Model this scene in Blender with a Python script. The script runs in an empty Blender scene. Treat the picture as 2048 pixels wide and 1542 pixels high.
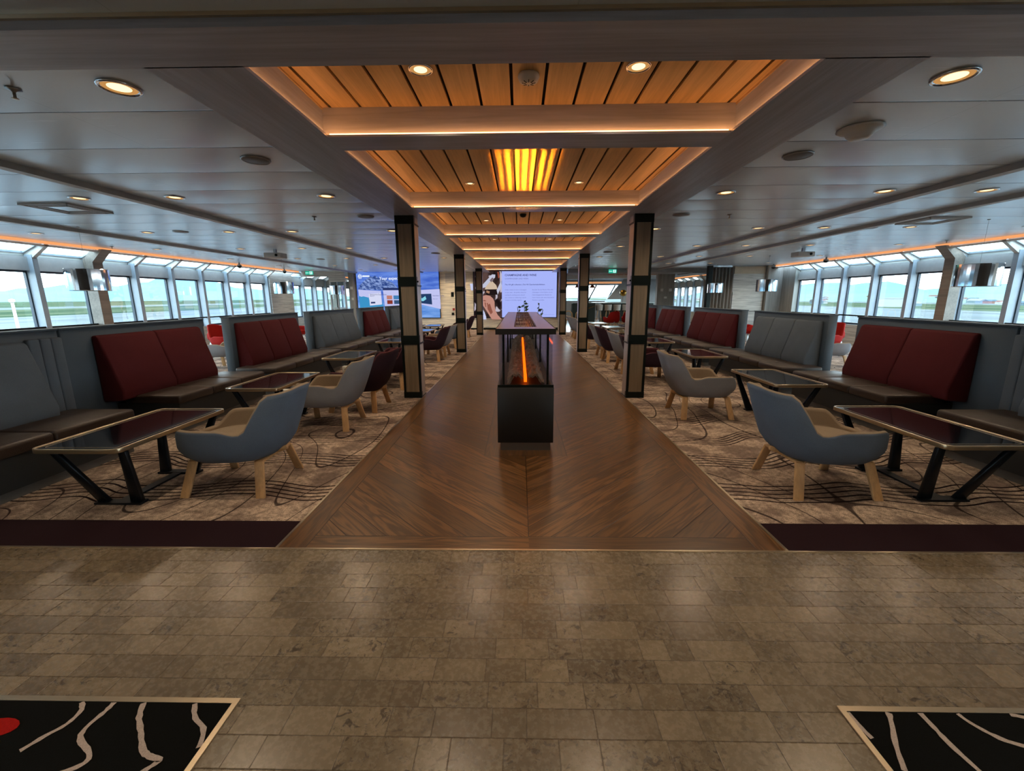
import bpy, bmesh, math, random
from mathutils import Vector, Matrix
random.seed(7)
PI = math.pi
S = bpy.context.scene
C = S.collection

# ------------------------------------------------------------------ camera, world, exposure
def setup():
    F, H, VX, VY, CX, CY, OFF = 850., 1.45, 1040., 595., 1024., 771., .055
    p = math.atan((CY-VY)/F); yaw = math.atan((VX-CX)/F*math.cos(p)); r = math.radians(.25)
    fw = Vector((-math.sin(yaw)*math.cos(p), math.cos(yaw)*math.cos(p), -math.sin(p)))
    rt0 = Vector((math.cos(yaw), math.sin(yaw), 0)); up0 = rt0.cross(fw)
    rt = rt0*math.cos(r)-up0*math.sin(r); up = up0*math.cos(r)+rt0*math.sin(r)
    cd = bpy.data.cameras.new('camera'); cam = bpy.data.objects.new('camera', cd); C.objects.link(cam)
    M = Matrix(((rt.x, up.x, -fw.x), (rt.y, up.y, -fw.y), (rt.z, up.z, -fw.z))).to_4x4()
    M.translation = Vector((-OFF, 0, H)); cam.matrix_world = M
    cd.sensor_fit = 'HORIZONTAL'; cd.sensor_width = 36; cd.lens = F/2048*36
    cd.clip_start = .05; cd.clip_end = 20000
    S.camera = cam
    w = bpy.data.worlds.new('World'); S.world = w; w.use_nodes = True
    nt = w.node_tree; nt.nodes.clear(); N = nt.nodes.new; L = nt.links.new
    tc = N('ShaderNodeTexCoord'); sx = N('ShaderNodeSeparateXYZ'); rp = N('ShaderNodeValToRGB')
    bg = N('ShaderNodeBackground'); o = N('ShaderNodeOutputWorld')
    L(tc.outputs['Generated'], sx.inputs[0]); L(sx.outputs['Z'], rp.inputs[0])
    e = rp.color_ramp.elements
    e[0].position = 0.0; e[0].color = (.80, .93, 1.0, 1)
    e[1].position = .9; e[1].color = (.44, .70, 1.0, 1)
    m = e.new(.12); m.color = (.82, .93, 1.0, 1)
    m = e.new(.4); m.color = (.60, .82, 1.0, 1)
    L(rp.outputs[0], bg.inputs[0]); bg.inputs[1].default_value = WORLD
    L(bg.outputs[0], o.inputs[0])
    sd = bpy.data.lights.new('sun', 'SUN'); sd.energy = 1.2; sd.angle = .3; sd.color = (1, .95, .88)
    so = bpy.data.objects.new('sun', sd); C.objects.link(so); so.rotation_euler = (math.radians(28), 0, math.radians(170))
    vs = S.view_settings; S.display_settings.display_device = 'sRGB'
    vs.view_transform = 'Standard'; vs.look = 'None'; vs.exposure = EXPOSURE; vs.gamma = 1; vs.use_curve_mapping = False
    cy = S.cycles
    cy.use_denoising = True; cy.max_bounces = 7; cy.diffuse_bounces = 4; cy.glossy_bounces = 4
    cy.transparent_max_bounces = 12; cy.transmission_bounces = 4; cy.sample_clamp_indirect = 6
    cy.caustics_reflective = False; cy.caustics_refractive = False
WORLD = 4.5
EXPOSURE = 1.6
SCR = 2**-1.6        # screens are set against the exposure
LAMP = 1.1        # scale of every downlight
setup()

# ------------------------------------------------------------------ node helpers
def srgb(h):
    if isinstance(h, tuple): return h
    h = h.lstrip('#'); v = [int(h[i:i+2], 16)/255 for i in (0, 2, 4)]
    return tuple((x/12.92 if x <= .04045 else ((x+.055)/1.055)**2.4) for x in v)
class G:
    """small expression graph on a material's node tree"""
    def __init__(s, nt): s.nt = nt
    def n(s, t, **k):
        n = s.nt.nodes.new(t)
        for a, v in k.items(): setattr(n, a, v)
        return n
    def lk(s, inp, v):
        if isinstance(v, V): s.nt.links.new(v.s, inp)
        elif isinstance(v, tuple) and len(v) == 3 and inp.type == 'RGBA': inp.default_value = (*v, 1)
        else: inp.default_value = v
    def m(s, op, *a):
        n = s.n('ShaderNodeMath', operation=op)
        for i, v in enumerate(a): s.lk(n.inputs[i], v)
        return V(s, n.outputs[0])
    def pos(s):
        g = s.n('ShaderNodeNewGeometry'); x = s.n('ShaderNodeSeparateXYZ'); s.nt.links.new(g.outputs['Position'], x.inputs[0])
        return [V(s, x.outputs[i]) for i in range(3)]
    def opos(s):
        g = s.n('ShaderNodeTexCoord'); x = s.n('ShaderNodeSeparateXYZ'); s.nt.links.new(g.outputs['Object'], x.inputs[0])
        return [V(s, x.outputs[i]) for i in range(3)]
    def xyz(s, x, y, z=0.):
        c = s.n('ShaderNodeCombineXYZ')
        for i, v in enumerate((x, y, z)): s.lk(c.inputs[i], v)
        return V(s, c.outputs[0])
    def noise(s, vec, scale=1., detail=2., rough=.5, dist=0.):
        n = s.n('ShaderNodeTexNoise')
        s.lk(n.inputs['Vector'], vec); n.inputs['Scale'].default_value = scale; n.inputs['Detail'].default_value = detail
        n.inputs['Roughness'].default_value = rough; n.inputs['Distortion'].default_value = dist
        return V(s, n.outputs[0])
    def rand(s, a, b=0.):
        n = s.n('ShaderNodeTexWhiteNoise', noise_dimensions='2D'); s.lk(n.inputs['Vector'], s.xyz(a, b)); return V(s, n.outputs[0])
    def vor(s, vec, scale, feature='F1'):
        n = s.n('ShaderNodeTexVoronoi', feature=feature); s.lk(n.inputs['Vector'], vec); n.inputs['Scale'].default_value = scale
        return V(s, n.outputs[0])
    def mix(s, f, a, b):
        n = s.n('ShaderNodeMix', data_type='RGBA'); s.lk(n.inputs[0], f); s.lk(n.inputs[6], a); s.lk(n.inputs[7], b)
        return V(s, n.outputs[2])
    def step(s, x, a, b):   # smooth 0..1 between a and b
        n = s.n('ShaderNodeMapRange', interpolation_type='SMOOTHSTEP'); s.lk(n.inputs[0], x)
        n.inputs[1].default_value = a; n.inputs[2].default_value = b; return V(s, n.outputs[0])
    def bump(s, h, dist=.01, strength=1.):
        n = s.n('ShaderNodeBump'); n.inputs['Strength'].default_value = strength; n.inputs['Distance'].default_value = dist
        s.lk(n.inputs['Height'], h); return V(s, n.outputs[0])
class V:
    def __init__(s, g, so): s.g = g; s.s = so
    def __add__(s, o): return s.g.m('ADD', s, o)
    __radd__ = __add__
    def __sub__(s, o): return s.g.m('SUBTRACT', s, o)
    def __rsub__(s, o): return s.g.m('SUBTRACT', o, s)
    def __mul__(s, o): return s.g.m('MULTIPLY', s, o)
    __rmul__ = __mul__
    def __truediv__(s, o): return s.g.m('DIVIDE', s, o)
    def floor(s): return s.g.m('FLOOR', s)
    def fract(s): return s.g.m('FRACT', s)
    def abs(s): return s.g.m('ABSOLUTE', s)
    def sin(s): return s.g.m('SINE', s)
    def lt(s, o): return s.g.m('LESS_THAN', s, o)
    def gt(s, o): return s.g.m('GREATER_THAN', s, o)
    def max(s, o): return s.g.m('MAXIMUM', s, o)
    def min(s, o): return s.g.m('MINIMUM', s, o)
MATS = {}
def mat(name, col, rough=.5, metal=0., fn=None, emit=0., spec=None, coat=0.):
    if name in MATS: return MATS[name]
    m = bpy.data.materials.new(name); m.use_nodes = True; nt = m.node_tree
    b = nt.nodes['Principled BSDF']; c = srgb(col)
    b.inputs['Base Color'].default_value = (*c, 1); b.inputs['Roughness'].default_value = rough; b.inputs['Metallic'].default_value = metal
    if spec is not None: b.inputs['Specular IOR Level'].default_value = spec
    if coat: b.inputs['Coat Weight'].default_value = coat; b.inputs['Coat Roughness'].default_value = .12
    if emit: b.inputs['Emission Color'].default_value = (*c, 1); b.inputs['Emission Strength'].default_value = emit
    g = G(nt)
    if fn:
        r = fn(g, c) or {}
        for k, v in r.items(): g.lk(b.inputs[k], v)
    elif not emit and metal < .9:   # slight uneven tone on plain painted things
        x = g.n('ShaderNodeTexCoord'); nz = g.noise(V(g, x.outputs['Object']), 9., 3.)
        g.lk(b.inputs['Base Color'], g.mix(nz, tuple(v*.86 for v in c), tuple(min(1, v*1.12) for v in c)))
    MATS[name] = m
    return m
def sc(c, k): return tuple(min(1., v*k) for v in c)
def woodfn(axis, scale=1., contrast=.35, bumpy=.0):
    def fn(g, c):
        p = g.pos(); f = [38*scale, 38*scale, 38*scale]; f[axis] = 1.6*scale
        v = g.xyz(p[0]*f[0], p[1]*f[1], p[2]*f[2])
        n1 = g.noise(v, 1., 5., .6, .6)
        f2 = [7*scale]*3; f2[axis] = .5*scale
        n2 = g.noise(g.xyz(p[0]*f2[0], p[1]*f2[1], p[2]*f2[2]), 1., 2.)
        t = g.step(n1*.55+n2*.45, .3, .7)
        return {'Base Color': g.mix(t, sc(c, 1-contrast), sc(c, 1+contrast))}
    return fn
def fabric(g, c):
    x = g.n('ShaderNodeTexCoord'); v = V(g, x.outputs['Object'])
    a = g.noise(v, 240., 2.); b = g.noise(v, 6., 3.)
    return {'Base Color': g.mix(a*.6+b*.4, sc(c, .72), sc(c, 1.28)), 'Normal': g.bump(a, .002, .5)}
def leather(g, c):
    x = g.n('ShaderNodeTexCoord'); v = V(g, x.outputs['Object'])
    b = g.noise(v, 3.5, 3.); k = g.vor(v, 130.)
    return {'Base Color': g.mix(b, sc(c, .75), sc(c, 1.25)), 'Roughness': g.m('MULTIPLY_ADD', b, .25, .33), 'Normal': g.bump(k+b*2., .003, .25)}

# ---- floors
def stone_fn(g, c):
    x, y, z = g.pos()
    W, Hh = .36, .107
    row = ((y+.02)/Hh).floor(); fy = ((y+.02)/Hh).fract()
    # pairs of rows sometimes merge into one taller slab
    xo = x/W + g.rand(row, 3.)*3.; col = xo.floor(); fx = xo.fract()
    cut = g.rand(row, col+7.)*.5+.25
    sub = fx.gt(cut); idr = g.rand(row*3.1, col*2.+sub)
    ex = fx.min(1.-fx).min((fx-cut).abs())*W; ey = fy.min(1.-fy)*Hh
    gr = g.step(ex.min(ey), .0, .0032)
    v = g.xyz(x, y, idr*20.)
    cloud = g.noise(v, 6., 5., .6)
    fine = g.noise(v, 42., 5., .7)
    spots = g.step(g.noise(g.xyz(x, y*1.0, idr*9.), 24., 4., .62, 1.3), .575, .62)
    sp2 = g.step(g.noise(v, 46., 3., .6, 2.2), .60, .65)
    mask = g.step(idr, .25, .75)
    d = (spots*(.12+mask*.88)).max(sp2*(.2+mask*.5))
    base = g.mix(g.step(cloud, .32, .66), sc(c, .8), sc(c, 1.22))
    base = g.mix(g.rand(idr*91., 4.)*.7, base, srgb('#5a4e40'))
    base = g.mix(g.rand(idr*37., 8.).gt(.7)*.35, base, srgb('#9a8a72'))
    base = g.mix(g.step(fine, .35, .75)*.3, base, srgb('#9a8a70'))
    base = g.mix(d*.85, base, srgb('#3a3026'))
    base = g.mix(gr, srgb('#544838'), base)
    return {'Base Color': base, 'Roughness': g.m('MULTIPLY_ADD', fine, .2, .17), 'Normal': g.bump(gr*.6+fine*.12-d*.1, .003, .5)}
def parquet_fn(g, c):
    x, y, z = g.pos(); ax = x.abs(); P = .25
    side = x.gt(0.)
    u = (y-ax)/P; idx = u.floor(); fu = u.fract()
    along = (y+ax)*.7071; across = (y-ax)*.7071
    brd = ax.gt(1.33); frt = y.lt(2.385)*(ax*-1.+(y*1.).abs()*0.+1.6).gt(0.)
    fire = ax.lt(.385)*y.gt(3.76)*y.lt(8.75)
    frt = frt*(1.-brd)
    onb = brd.max(frt).max(fire)
    along = g.mix(0., (0, 0, 0), (0, 0, 0)) if False else along*(1.-onb) + (y*brd.max(fire)+x*frt)*onb
    across = across*(1.-onb)+(x*brd.max(fire)+y*frt)*onb
    pid = (idx*2.+side*17.)*(1.-onb)+onb*((y*brd/1.9).floor()*3.+side*5.+fire*50.+frt*90.)
    r = g.rand(pid, 1.); 
    gv = g.xyz(along*1.1+r*40., across*13., r*9.)
    rings = (g.noise(gv, 1., 2., .5, .9)*34.).sin()*.5+.5
    fib = g.noise(g.xyz(along*6., across*150., r*5.), 1., 4., .7)
    t = rings*.36+fib*.64
    dark, lite = sc(c, .5), sc(c, 1.5)
    col = g.mix(g.step(t, .25, .8), dark, lite)
    col = g.mix(r*.7, col, sc(c, .5))
    e = fu.min(1.-fu)*P*.7071
    e = e*(1.-onb)+onb*.5
    e = e.min((ax-1.33).abs()).min((y-2.385).abs()+brd).min(ax*(1.-onb)+onb*.5+0.)
    e = e.min((ax-.385).abs()+y.lt(3.76)+y.gt(8.75)).min((y-3.76).abs()+ax.gt(.385))
    gap = g.step(e, .0006, .0045)
    col = g.mix(gap, srgb('#1c0f08'), col)
    return {'Base Color': col, 'Roughness': g.m('MULTIPLY_ADD', t, .16, .27), 'Normal': g.bump(gap+t*.15, .002, .45)}
def carpet_fn(g, c):
    x, y, z = g.pos()
    v = g.xyz(x, y, 0.)
    pile = g.noise(v, 190., 2., .7); blot = g.noise(v, 3.2, 4., .6); mid = g.noise(v, 26., 3., .7)
    col = g.mix(g.step(pile*.55+mid*.45, .36, .64), sc(c, .38), sc(c, 1.7))
    col = g.mix(g.step(blot, .42, .62)*.75, col, g.mix(pile, srgb('#4e3f3e'), srgb('#7d6a62')))
    # bands of wavy stripes across the room
    w = g.noise(g.xyz(x*1.15, y*.35, 0.), 1., 1.0, .4)*.62 + g.noise(g.xyz(x*2.6, y*.9, 4.), 1., 0., .4)*.06
    t = (y+w+.12)/.66; ft = t.fract()*.66; wid = g.noise(g.xyz(x*1.2, t.floor(), 2.), 1., 1.)
    sp = .042+g.noise(g.xyz(x*.7, t.floor()*3.1, 6.), 1., 0.)*.035
    k = (ft/sp); d = ((k.fract()-.5).abs()*sp)
    band = (1.-g.step(d, .006, .0105))*k.lt(5.)
    # thin contour lines between
    f = g.noise(g.xyz(x*.9, y*.55, 9.), 1., 0., .4, .3)*9.
    d2 = (f.fract()-.5).abs()
    cont = (1.-g.step(d2, .014, .034))
    ln = band.max(cont*.85)
    col = g.mix(ln, col, srgb('#1a0a0e'))
    return {'Base Color': col, 'Normal': g.bump(pile-ln*.3, .004, .6)}
def dark_carpet(g, c):
    x, y, z = g.pos(); n = g.noise(g.xyz(x, y, z), 260., 2., .7)
    return {'Base Color': g.mix(n, sc(c, .5), sc(c, 1.5)), 'Normal': g.bump(n, .003, .6)}
def ceil_fn(g, c):
    x, y, z = g.pos(); P = .655
    t = (y-2.255)/P; f = t.fract(); e = f.min(1.-f)*P
    pill = (f-.5)*(f-.5)*-4.+1.
    wob = g.noise(g.xyz(x*.8, t.floor()*5.+f, 0.), 1., 2.)
    jx = (x/1.9+g.rand(t.floor(), 2.)).fract(); ex = jx.min(1.-jx)*1.9
    groove = g.step(e, .001, .008); 
    gx = g.step(ex, .0, .004)
    brush = g.noise(g.xyz(x*2., y*200., 0.), 1., 2.)
    col = g.mix(groove, sc(c, .12), c)
    col = g.mix(gx, sc(c, .8), col)
    return {'Base Color': col, 'Roughness': g.m('MULTIPLY_ADD', brush, .10, .20),
            'Normal': g.bump(pill*.9+wob*.8+groove*.6, .007, .8)}
def beige_wall(g, c):
    x, y, z = g.pos()
    n = g.noise(g.xyz(x*1.2, y*1.2, z*34.), 1., 4., .6, .8)
    j = ((z/.33).fract()-.5).abs(); q = g.step(.5-j, .004, .012)
    col = g.mix(g.step(n, .3, .72), sc(c, .62), sc(c, 1.2))
    return {'Base Color': g.mix(q, sc(c, .45), col)}
def water_fn(g, c):   # land and shore in stripes by distance
    x, y, z = g.pos(); ax = x.abs()
    n = g.noise(g.xyz(x*.004, y*.0012, 0.), 1., 4., .6); d = ax+n*160.-80.
    st = g.noise(g.xyz(x*.03, y*.003, 0.), 1., 4.)
    green = g.mix(g.step(st, .4, .6), srgb('#7d9470'), srgb('#b9bf94'))
    pale = g.mix(g.step(st, .35, .6), srgb('#cfcdc6'), srgb('#efeee9'))
    col = g.mix(g.step(d, 420., 450.), pale, green)
    col = g.mix(g.step(d, 120., 150.), srgb('#f4f6f5'), col)
    col = g.mix(g.step(d, 700., 760.)*(1.-g.step(d, 900., 980.)), col, srgb('#dfe0d6'))
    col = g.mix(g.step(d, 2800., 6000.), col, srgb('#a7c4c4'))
    n_ = g.n('ShaderNodeVectorMath', operation='SCALE'); g.nt.links.new(col.s, n_.inputs[0]); n_.inputs[3].default_value = .125
    return {'Base Color': V(g, n_.outputs[0])}
def hill_fn(g, c):
    x, y, z = g.pos(); n = g.noise(g.xyz(x*.002, y*.002, z*.02), 1., 4.)
    return {'Base Color': g.mix(n, sc(c, .9), sc(c, 1.12))}

M_stone = mat('honed_limestone', '#796b56', .35, fn=stone_fn)
M_parq = mat('oak_chevron', '#6c4b2c', .33, fn=parquet_fn)
M_carpet = mat('patterned_carpet', '#b29e8d', .95, fn=carpet_fn, spec=.1)
M_dkcarpet = mat('plum_carpet', '#2a1a20', .95, fn=dark_carpet, spec=.1)
M_mat = mat('black_mat_pile', '#0d0d0b', .95, fn=dark_carpet, spec=.1)
M_matline = mat('mat_pale_line', '#b8a89f', .95, fn=dark_carpet, spec=.1)
M_matred = mat('mat_red', '#a01812', .95, fn=dark_carpet, spec=.1)
M_brass = mat('pale_metal_edge', '#c9b79c', .3, .9)
M_ceil = mat('satin_ceiling_panel', '#d3e2ee', .26, .28, fn=ceil_fn)
M_ridge = mat('ceiling_ridge', '#aaa49c', .45, .2)
M_beamX = mat('grey_oak_beam_x', '#b3b6c2', .32, fn=woodfn(0, 1., .22))
M_beamY = mat('grey_oak_beam_y', '#aeb3bf', .32, fn=woodfn(1, 1., .22))
M_plank = mat('ceiling_plank', '#c8a876', .45, fn=woodfn(1, 1.2, .2))
M_black = mat('black_void', '#050505', .8)
M_pill = mat('pillar_oak', '#80725f', .5, fn=woodfn(2, 1., .25))
M_pillside = mat('pillar_side', '#b8aeab', .35, fn=woodfn(2, 1.4, .15))
M_iron = mat('dark_green_black_metal', '#0f1a18', .4, .5)
M_wall = mat('pale_striped_veneer', '#ece4cf', .6, fn=beige_wall)
M_wallg = mat('grey_striped_veneer', '#c9c6bd', .6, fn=beige_wall)
M_wallv = mat('grey_vertical_veneer', '#8f8a82', .5, fn=woodfn(2, .6, .3))
M_colv = mat('column_veneer', '#84776a', .5, fn=woodfn(1, .6, .25))
M_frame = mat('window_frame_paint', '#a3aab0', .45)
M_framed = mat('window_gasket', '#2a3542', .4)
M_rafter = mat('white_rafter_paint', '#d6d4cf', .5)
M_blind = mat('grey_roller_blind', '#bab7b3', .7)
M_white = mat('white_plastic', '#d5d2cc', .4)
M_chrome = mat('chrome', '#d8dade', .06, 1.)
M_steel = mat('brushed_steel', '#9a9a98', .3, .9)
M_fgrey = mat('grey_bench_fabric', '#575f68', .9, fn=fabric, spec=.2)
M_fred = mat('red_bench_fabric', '#4a171b', .9, fn=fabric, spec=.2)
M_bframe = mat('blue_grey_bench_frame', '#3b4854', .6, fn=fabric)
M_leather = mat('brown_leather', '#2c2019', .34, fn=leather)
M_bbase = mat('dark_bench_base', '#15191b', .6, fn=fabric)
M_plinth = mat('bench_plinth', '#5b5854', .5)
M_cblue = mat('blue_grey_felt', '#626e7e', .9, fn=fabric, spec=.2)
M_cbeige = mat('beige_grey_felt', '#938371', .9, fn=fabric, spec=.2)
M_cgrey = mat('pale_grey_felt', '#83858c', .9, fn=fabric, spec=.2)
M_cplum = mat('plum_felt', '#30202a', .9, fn=fabric, spec=.2)
M_cplumi = mat('burgundy_felt', '#47232a', .9, fn=fabric, spec=.2)
M_cred = mat('scarlet_felt', '#9c1a14', .9, fn=fabric, spec=.2)
M_leg = mat('oak_ply_leg', '#c79e6e', .45, fn=woodfn(2, 1.5, .18))
M_tsteel = mat('blue_black_steel', '#121a22', .35, .4)
M_rim = mat('champagne_rim', '#b5a184', .28, .85)
M_tglass = mat('black_table_glass', '#0a0c12', .04, 0, fn=lambda g, c: {}, coat=.4)
M_plantg = mat('plant_leaf', '#3f5c48', .5)
M_pot = mat('dark_pot', '#2b2724', .5)
M_copper = mat('copper', '#8e4f32', .3, .9)
M_gold = mat('gold', '#8d6a2c', .25, .9)
M_bargreen = mat('dark_green_counter', '#10211c', .5)
M_counter = mat('pale_stone_counter', '#b8c4c4', .2)
M_greywall = mat('grey_lining', '#8e9396', .6)
M_stool = mat('bar_stool_shell', '#a9a9a6', .6)
M_coal = mat('charcoal_lump', '#86705f', .9)
M_box = mat('fireplace_black', '#14110f', .55)
M_slab = mat('fireplace_slab', '#6a5c62', .22, .3)
M_grille = mat('bronze_grille', '#4a3024', .4, .5)

def glass_mat(name, tint, refl=.10, rough=0.):
    m = bpy.data.materials.new(name); m.use_nodes = True; nt = m.node_tree; nt.nodes.clear()
    N = nt.nodes.new; L = nt.links.new
    t = N('ShaderNodeBsdfTransparent'); t.inputs[0].default_value = (*tint, 1)
    gl = N('ShaderNodeBsdfGlossy'); gl.inputs['Roughness'].default_value = rough; gl.inputs[0].default_value = (1, 1, 1, 1)
    lw = N('ShaderNodeFresnel'); lw.inputs[0].default_value = 1.45
    mx = N('ShaderNodeMixShader'); o = N('ShaderNodeOutputMaterial')
    mu = N('ShaderNodeMath'); mu.operation = 'MULTIPLY'; mu.inputs[1].default_value = refl*8
    mu.use_clamp = True
    L(lw.outputs[0], mu.inputs[0]); L(mu.outputs[0], mx.inputs[0]); L(t.outputs[0], mx.inputs[1]); L(gl.outputs[0], mx.inputs[2]); L(mx.outputs[0], o.inputs[0])
    return m
M_glass = glass_mat('window_glass', (.93, .98, .98), .05)
M_fglass = glass_mat('fireplace_glass', (.93, .95, .97), .05)
def emis(name, col, st):
    if name in MATS: return MATS[name]
    m = bpy.data.materials.new(name); m.use_nodes = True; nt = m.node_tree; nt.nodes.clear()
    e = nt.nodes.new('ShaderNodeEmission'); o = nt.nodes.new('ShaderNodeOutputMaterial')
    e.inputs[0].default_value = (*srgb(col), 1); e.inputs[1].default_value = st*(SCR if st < 1.35 and name[:5] != 'amber' and name[:4] not in ('warm', 'fire') else 1)
    nt.links.new(e.outputs[0], o.inputs[0]); MATS[name] = m; return m
M_led = emis('amber_led', '#ffa860', 3.6)
M_ledside = emis('amber_led_cove', '#f0a268', .36)
M_lamp = emis('warm_lamp', '#ffd8a0', .7)
M_refl = emis('warm_reflector', '#e8a860', .22)
M_fire = emis('fire_strip', '#ff5a08', 1.0)

# ------------------------------------------------------------------ mesh helpers
class MB:
    def __init__(s, mirror=1): s.v = []; s.f = []; s.mi = []; s.sm = []; s.k = mirror
    def add(s, vs, fs, mi=0, smooth=False):
        o = len(s.v); s.v += [(x*s.k, y, z) for x, y, z in vs]
        for f in fs: s.f.append([i+o for i in f]); s.mi.append(mi); s.sm.append(smooth)
        return s
    def box(s, x0, x1, y0, y1, z0, z1, mi=0):
        return s.add([(x0, y0, z0), (x1, y0, z0), (x1, y1, z0), (x0, y1, z0), (x0, y0, z1), (x1, y0, z1), (x1, y1, z1), (x0, y1, z1)],
                     [(0, 3, 2, 1), (4, 5, 6, 7), (0, 1, 5, 4), (1, 2, 6, 5), (2, 3, 7, 6), (3, 0, 4, 7)], mi)
    def hexa(s, bot, top, mi=0):
        return s.add(list(bot)+list(top), [(0, 3, 2, 1), (4, 5, 6, 7), (0, 1, 5, 4), (1, 2, 6, 5), (2, 3, 7, 6), (3, 0, 4, 7)], mi)
    def prism(s, poly, y0, y1, mi=0, axis='y'):   # poly in (x,z) extruded along y, or (x,y) along z
        n = len(poly)
        if axis == 'y': a = [(p[0], y0, p[1]) for p in poly]; b = [(p[0], y1, p[1]) for p in poly]
        elif axis == 'x': a = [(y0, p[0], p[1]) for p in poly]; b = [(y1, p[0], p[1]) for p in poly]
        else: a = [(p[0], p[1], y0) for p in poly]; b = [(p[0], p[1], y1) for p in poly]
        fs = [list(range(n))[::-1], list(range(n, 2*n))]+[(i, (i+1) % n, n+(i+1) % n, n+i) for i in range(n)]
        return s.add(a+b, fs, mi)
    def bar(s, p, q, w, t, mi=0, up=(0, 0, 1)):   # rectangular bar from p to q
        p, q = Vector(p), Vector(q); d = (q-p).normalized(); u = Vector(up)
        a = d.cross(u); a = a.normalized() if a.length > 1e-4 else Vector((1, 0, 0)); b = a.cross(d).normalized()
        a *= w/2; b *= t/2
        return s.hexa([tuple(p-a-b), tuple(p+a-b), tuple(p+a+b), tuple(p-a+b)], [tuple(q-a-b), tuple(q+a-b), tuple(q+a+b), tuple(q-a+b)], mi)
    def lathe(s, prof, c=(0, 0, 0), n=24, mi=0, smooth=True):
        vs = []; fs = []
        for r, z in prof:
            for i in range(n): a = 2*PI*i/n; vs.append((c[0]+r*math.cos(a), c[1]+r*math.sin(a), c[2]+z))
        for j in range(len(prof)-1):
            for i in range(n): k = (i+1) % n; fs.append((j*n+i, j*n+k, (j+1)*n+k, (j+1)*n+i))
        s.add(vs, fs, mi, smooth)
        s.add(vs[:n], [list(range(n))[::-1]], mi); s.add(vs[-n:], [list(range(n))], mi)
        return s
    def tube(s, pts, r, n=8, mi=0):
        pts = [Vector(p) for p in pts]; vs = []; fs = []
        for i, p in enumerate(pts):
            d = (pts[min(i+1, len(pts)-1)]-pts[max(i-1, 0)]).normalized()
            a = d.cross(Vector((0, 0, 1))); a = a.normalized() if a.length > .01 else Vector((1, 0, 0)); b = d.cross(a)
            rr = r[i] if isinstance(r, (list, tuple)) else r
            for k in range(n): t = 2*PI*k/n; vs.append(tuple(p+a*math.cos(t)*rr+b*math.sin(t)*rr))
        for i in range(len(pts)-1):
            for k in range(n): m = (k+1) % n; fs.append((i*n+k, i*n+m, (i+1)*n+m, (i+1)*n+k))
        fs += [list(range(n))[::-1], [len(vs)-n+k for k in range(n)]]
        return s.add(vs, fs, mi, True)
    def build(s, name, mats, parent=None, bevel=0., seg=2, auto=False, loc=None, rot=None):
        me = bpy.data.meshes.new(name); me.from_pydata(s.v, [], s.f)
        for i, p in enumerate(me.polygons): p.material_index = s.mi[i]; p.use_smooth = s.sm[i]
        for m in (mats if isinstance(mats, (list, tuple)) else [mats]): me.materials.append(m)
        bm = bmesh.new(); bm.from_mesh(me); bmesh.ops.remove_doubles(bm, verts=bm.verts, dist=1e-5)
        bmesh.ops.recalc_face_normals(bm, faces=bm.faces)
        if bevel:
            es = [e for e in bm.edges if len(e.link_faces) == 2 and e.calc_face_angle(0) > .6]
            bmesh.ops.bevel(bm, geom=es, offset=bevel, segments=seg, affect='EDGES', profile=.5)
            for f in bm.faces: f.smooth = True
        bm.to_mesh(me); bm.free()
        if bevel or auto:
            try: me.set_sharp_from_angle(angle=.9)
            except Exception: pass
        o = bpy.data.objects.new(name, me); C.objects.link(o)
        if parent: o.parent = parent
        if loc: o.location = loc
        if rot is not None: o.rotation_euler = (0, 0, rot)
        return o
def struct(name, mb, m, **k):
    o = mb.build(name, m, **k)
    if o.parent is None: o['kind'] = 'structure'
    return o
def thing(name, label, cat, loc=(0, 0, 0), rz=0., group=None):
    o = bpy.data.objects.new(name, None); C.objects.link(o); o.location = loc; o.rotation_euler = (0, 0, rz); o.empty_display_size = .1
    o['label'] = label; o['category'] = cat
    if group: o['group'] = group
    return o
def tag(o, label, cat, group=None):
    o['label'] = label; o['category'] = cat
    if group: o['group'] = group
    return o
def dup(root, loc, rz=None, label=None):
    r = root.copy(); C.objects.link(r); r.location = loc
    if rz is not None: r.rotation_euler = (0, 0, rz)
    if label: r['label'] = label
    for ch in list(root.children):
        c = ch.copy(); C.objects.link(c); c.parent = r
        for g_ in list(ch.children):
            d = g_.copy(); C.objects.link(d); d.parent = c
    return r
ORD = ['first', 'second', 'third', 'fourth', 'fifth', 'sixth', 'seventh', 'eighth', 'ninth', 'tenth', 'eleventh', 'twelfth', 'thirteenth', 'fourteenth', 'fifteenth', 'sixteenth', 'seventeenth', 'eighteenth', 'nineteenth', 'twentieth', 'twenty-first', 'twenty-second', 'twenty-third', 'twenty-fourth']
SIDE = {-1: 'left', 1: 'right'}

# ------------------------------------------------------------------ floors
struct('floor', MB().box(-10.4, 10.4, -5, 2.25, -.1, 0), M_stone)
struct('floor_wood_runner', MB().box(-1.5, 1.5, 2.25, 19.8, -.1, 0), M_parq)
for s in (-1, 1):
    struct('floor_carpet_'+SIDE[s], MB(s).box(1.5, 10.4, 2.56, 19.8 if s < 0 else 18.2, -.1, 0), M_carpet)
    struct('floor_carpet_border_'+SIDE[s], MB(s).box(1.5, 10.4, 2.25, 2.56, -.1, 0), M_dkcarpet)
    struct('trim_%d' % (1 if s < 0 else 2), MB(s).box(1.492, 1.508, 2.25, 17, -.05, .003), M_brass)
struct('trim_3', MB().box(-10.3, 10.3, 2.238, 2.252, -.05, .003), M_brass)
struct('floor_beyond', MB().box(1.5, 10.4, 18.2, 31, -.1, 0).box(-10.4, 1.5, 19.8, 28, -.1, 0), mat('far_floor', '#8a6c52', .2))
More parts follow.
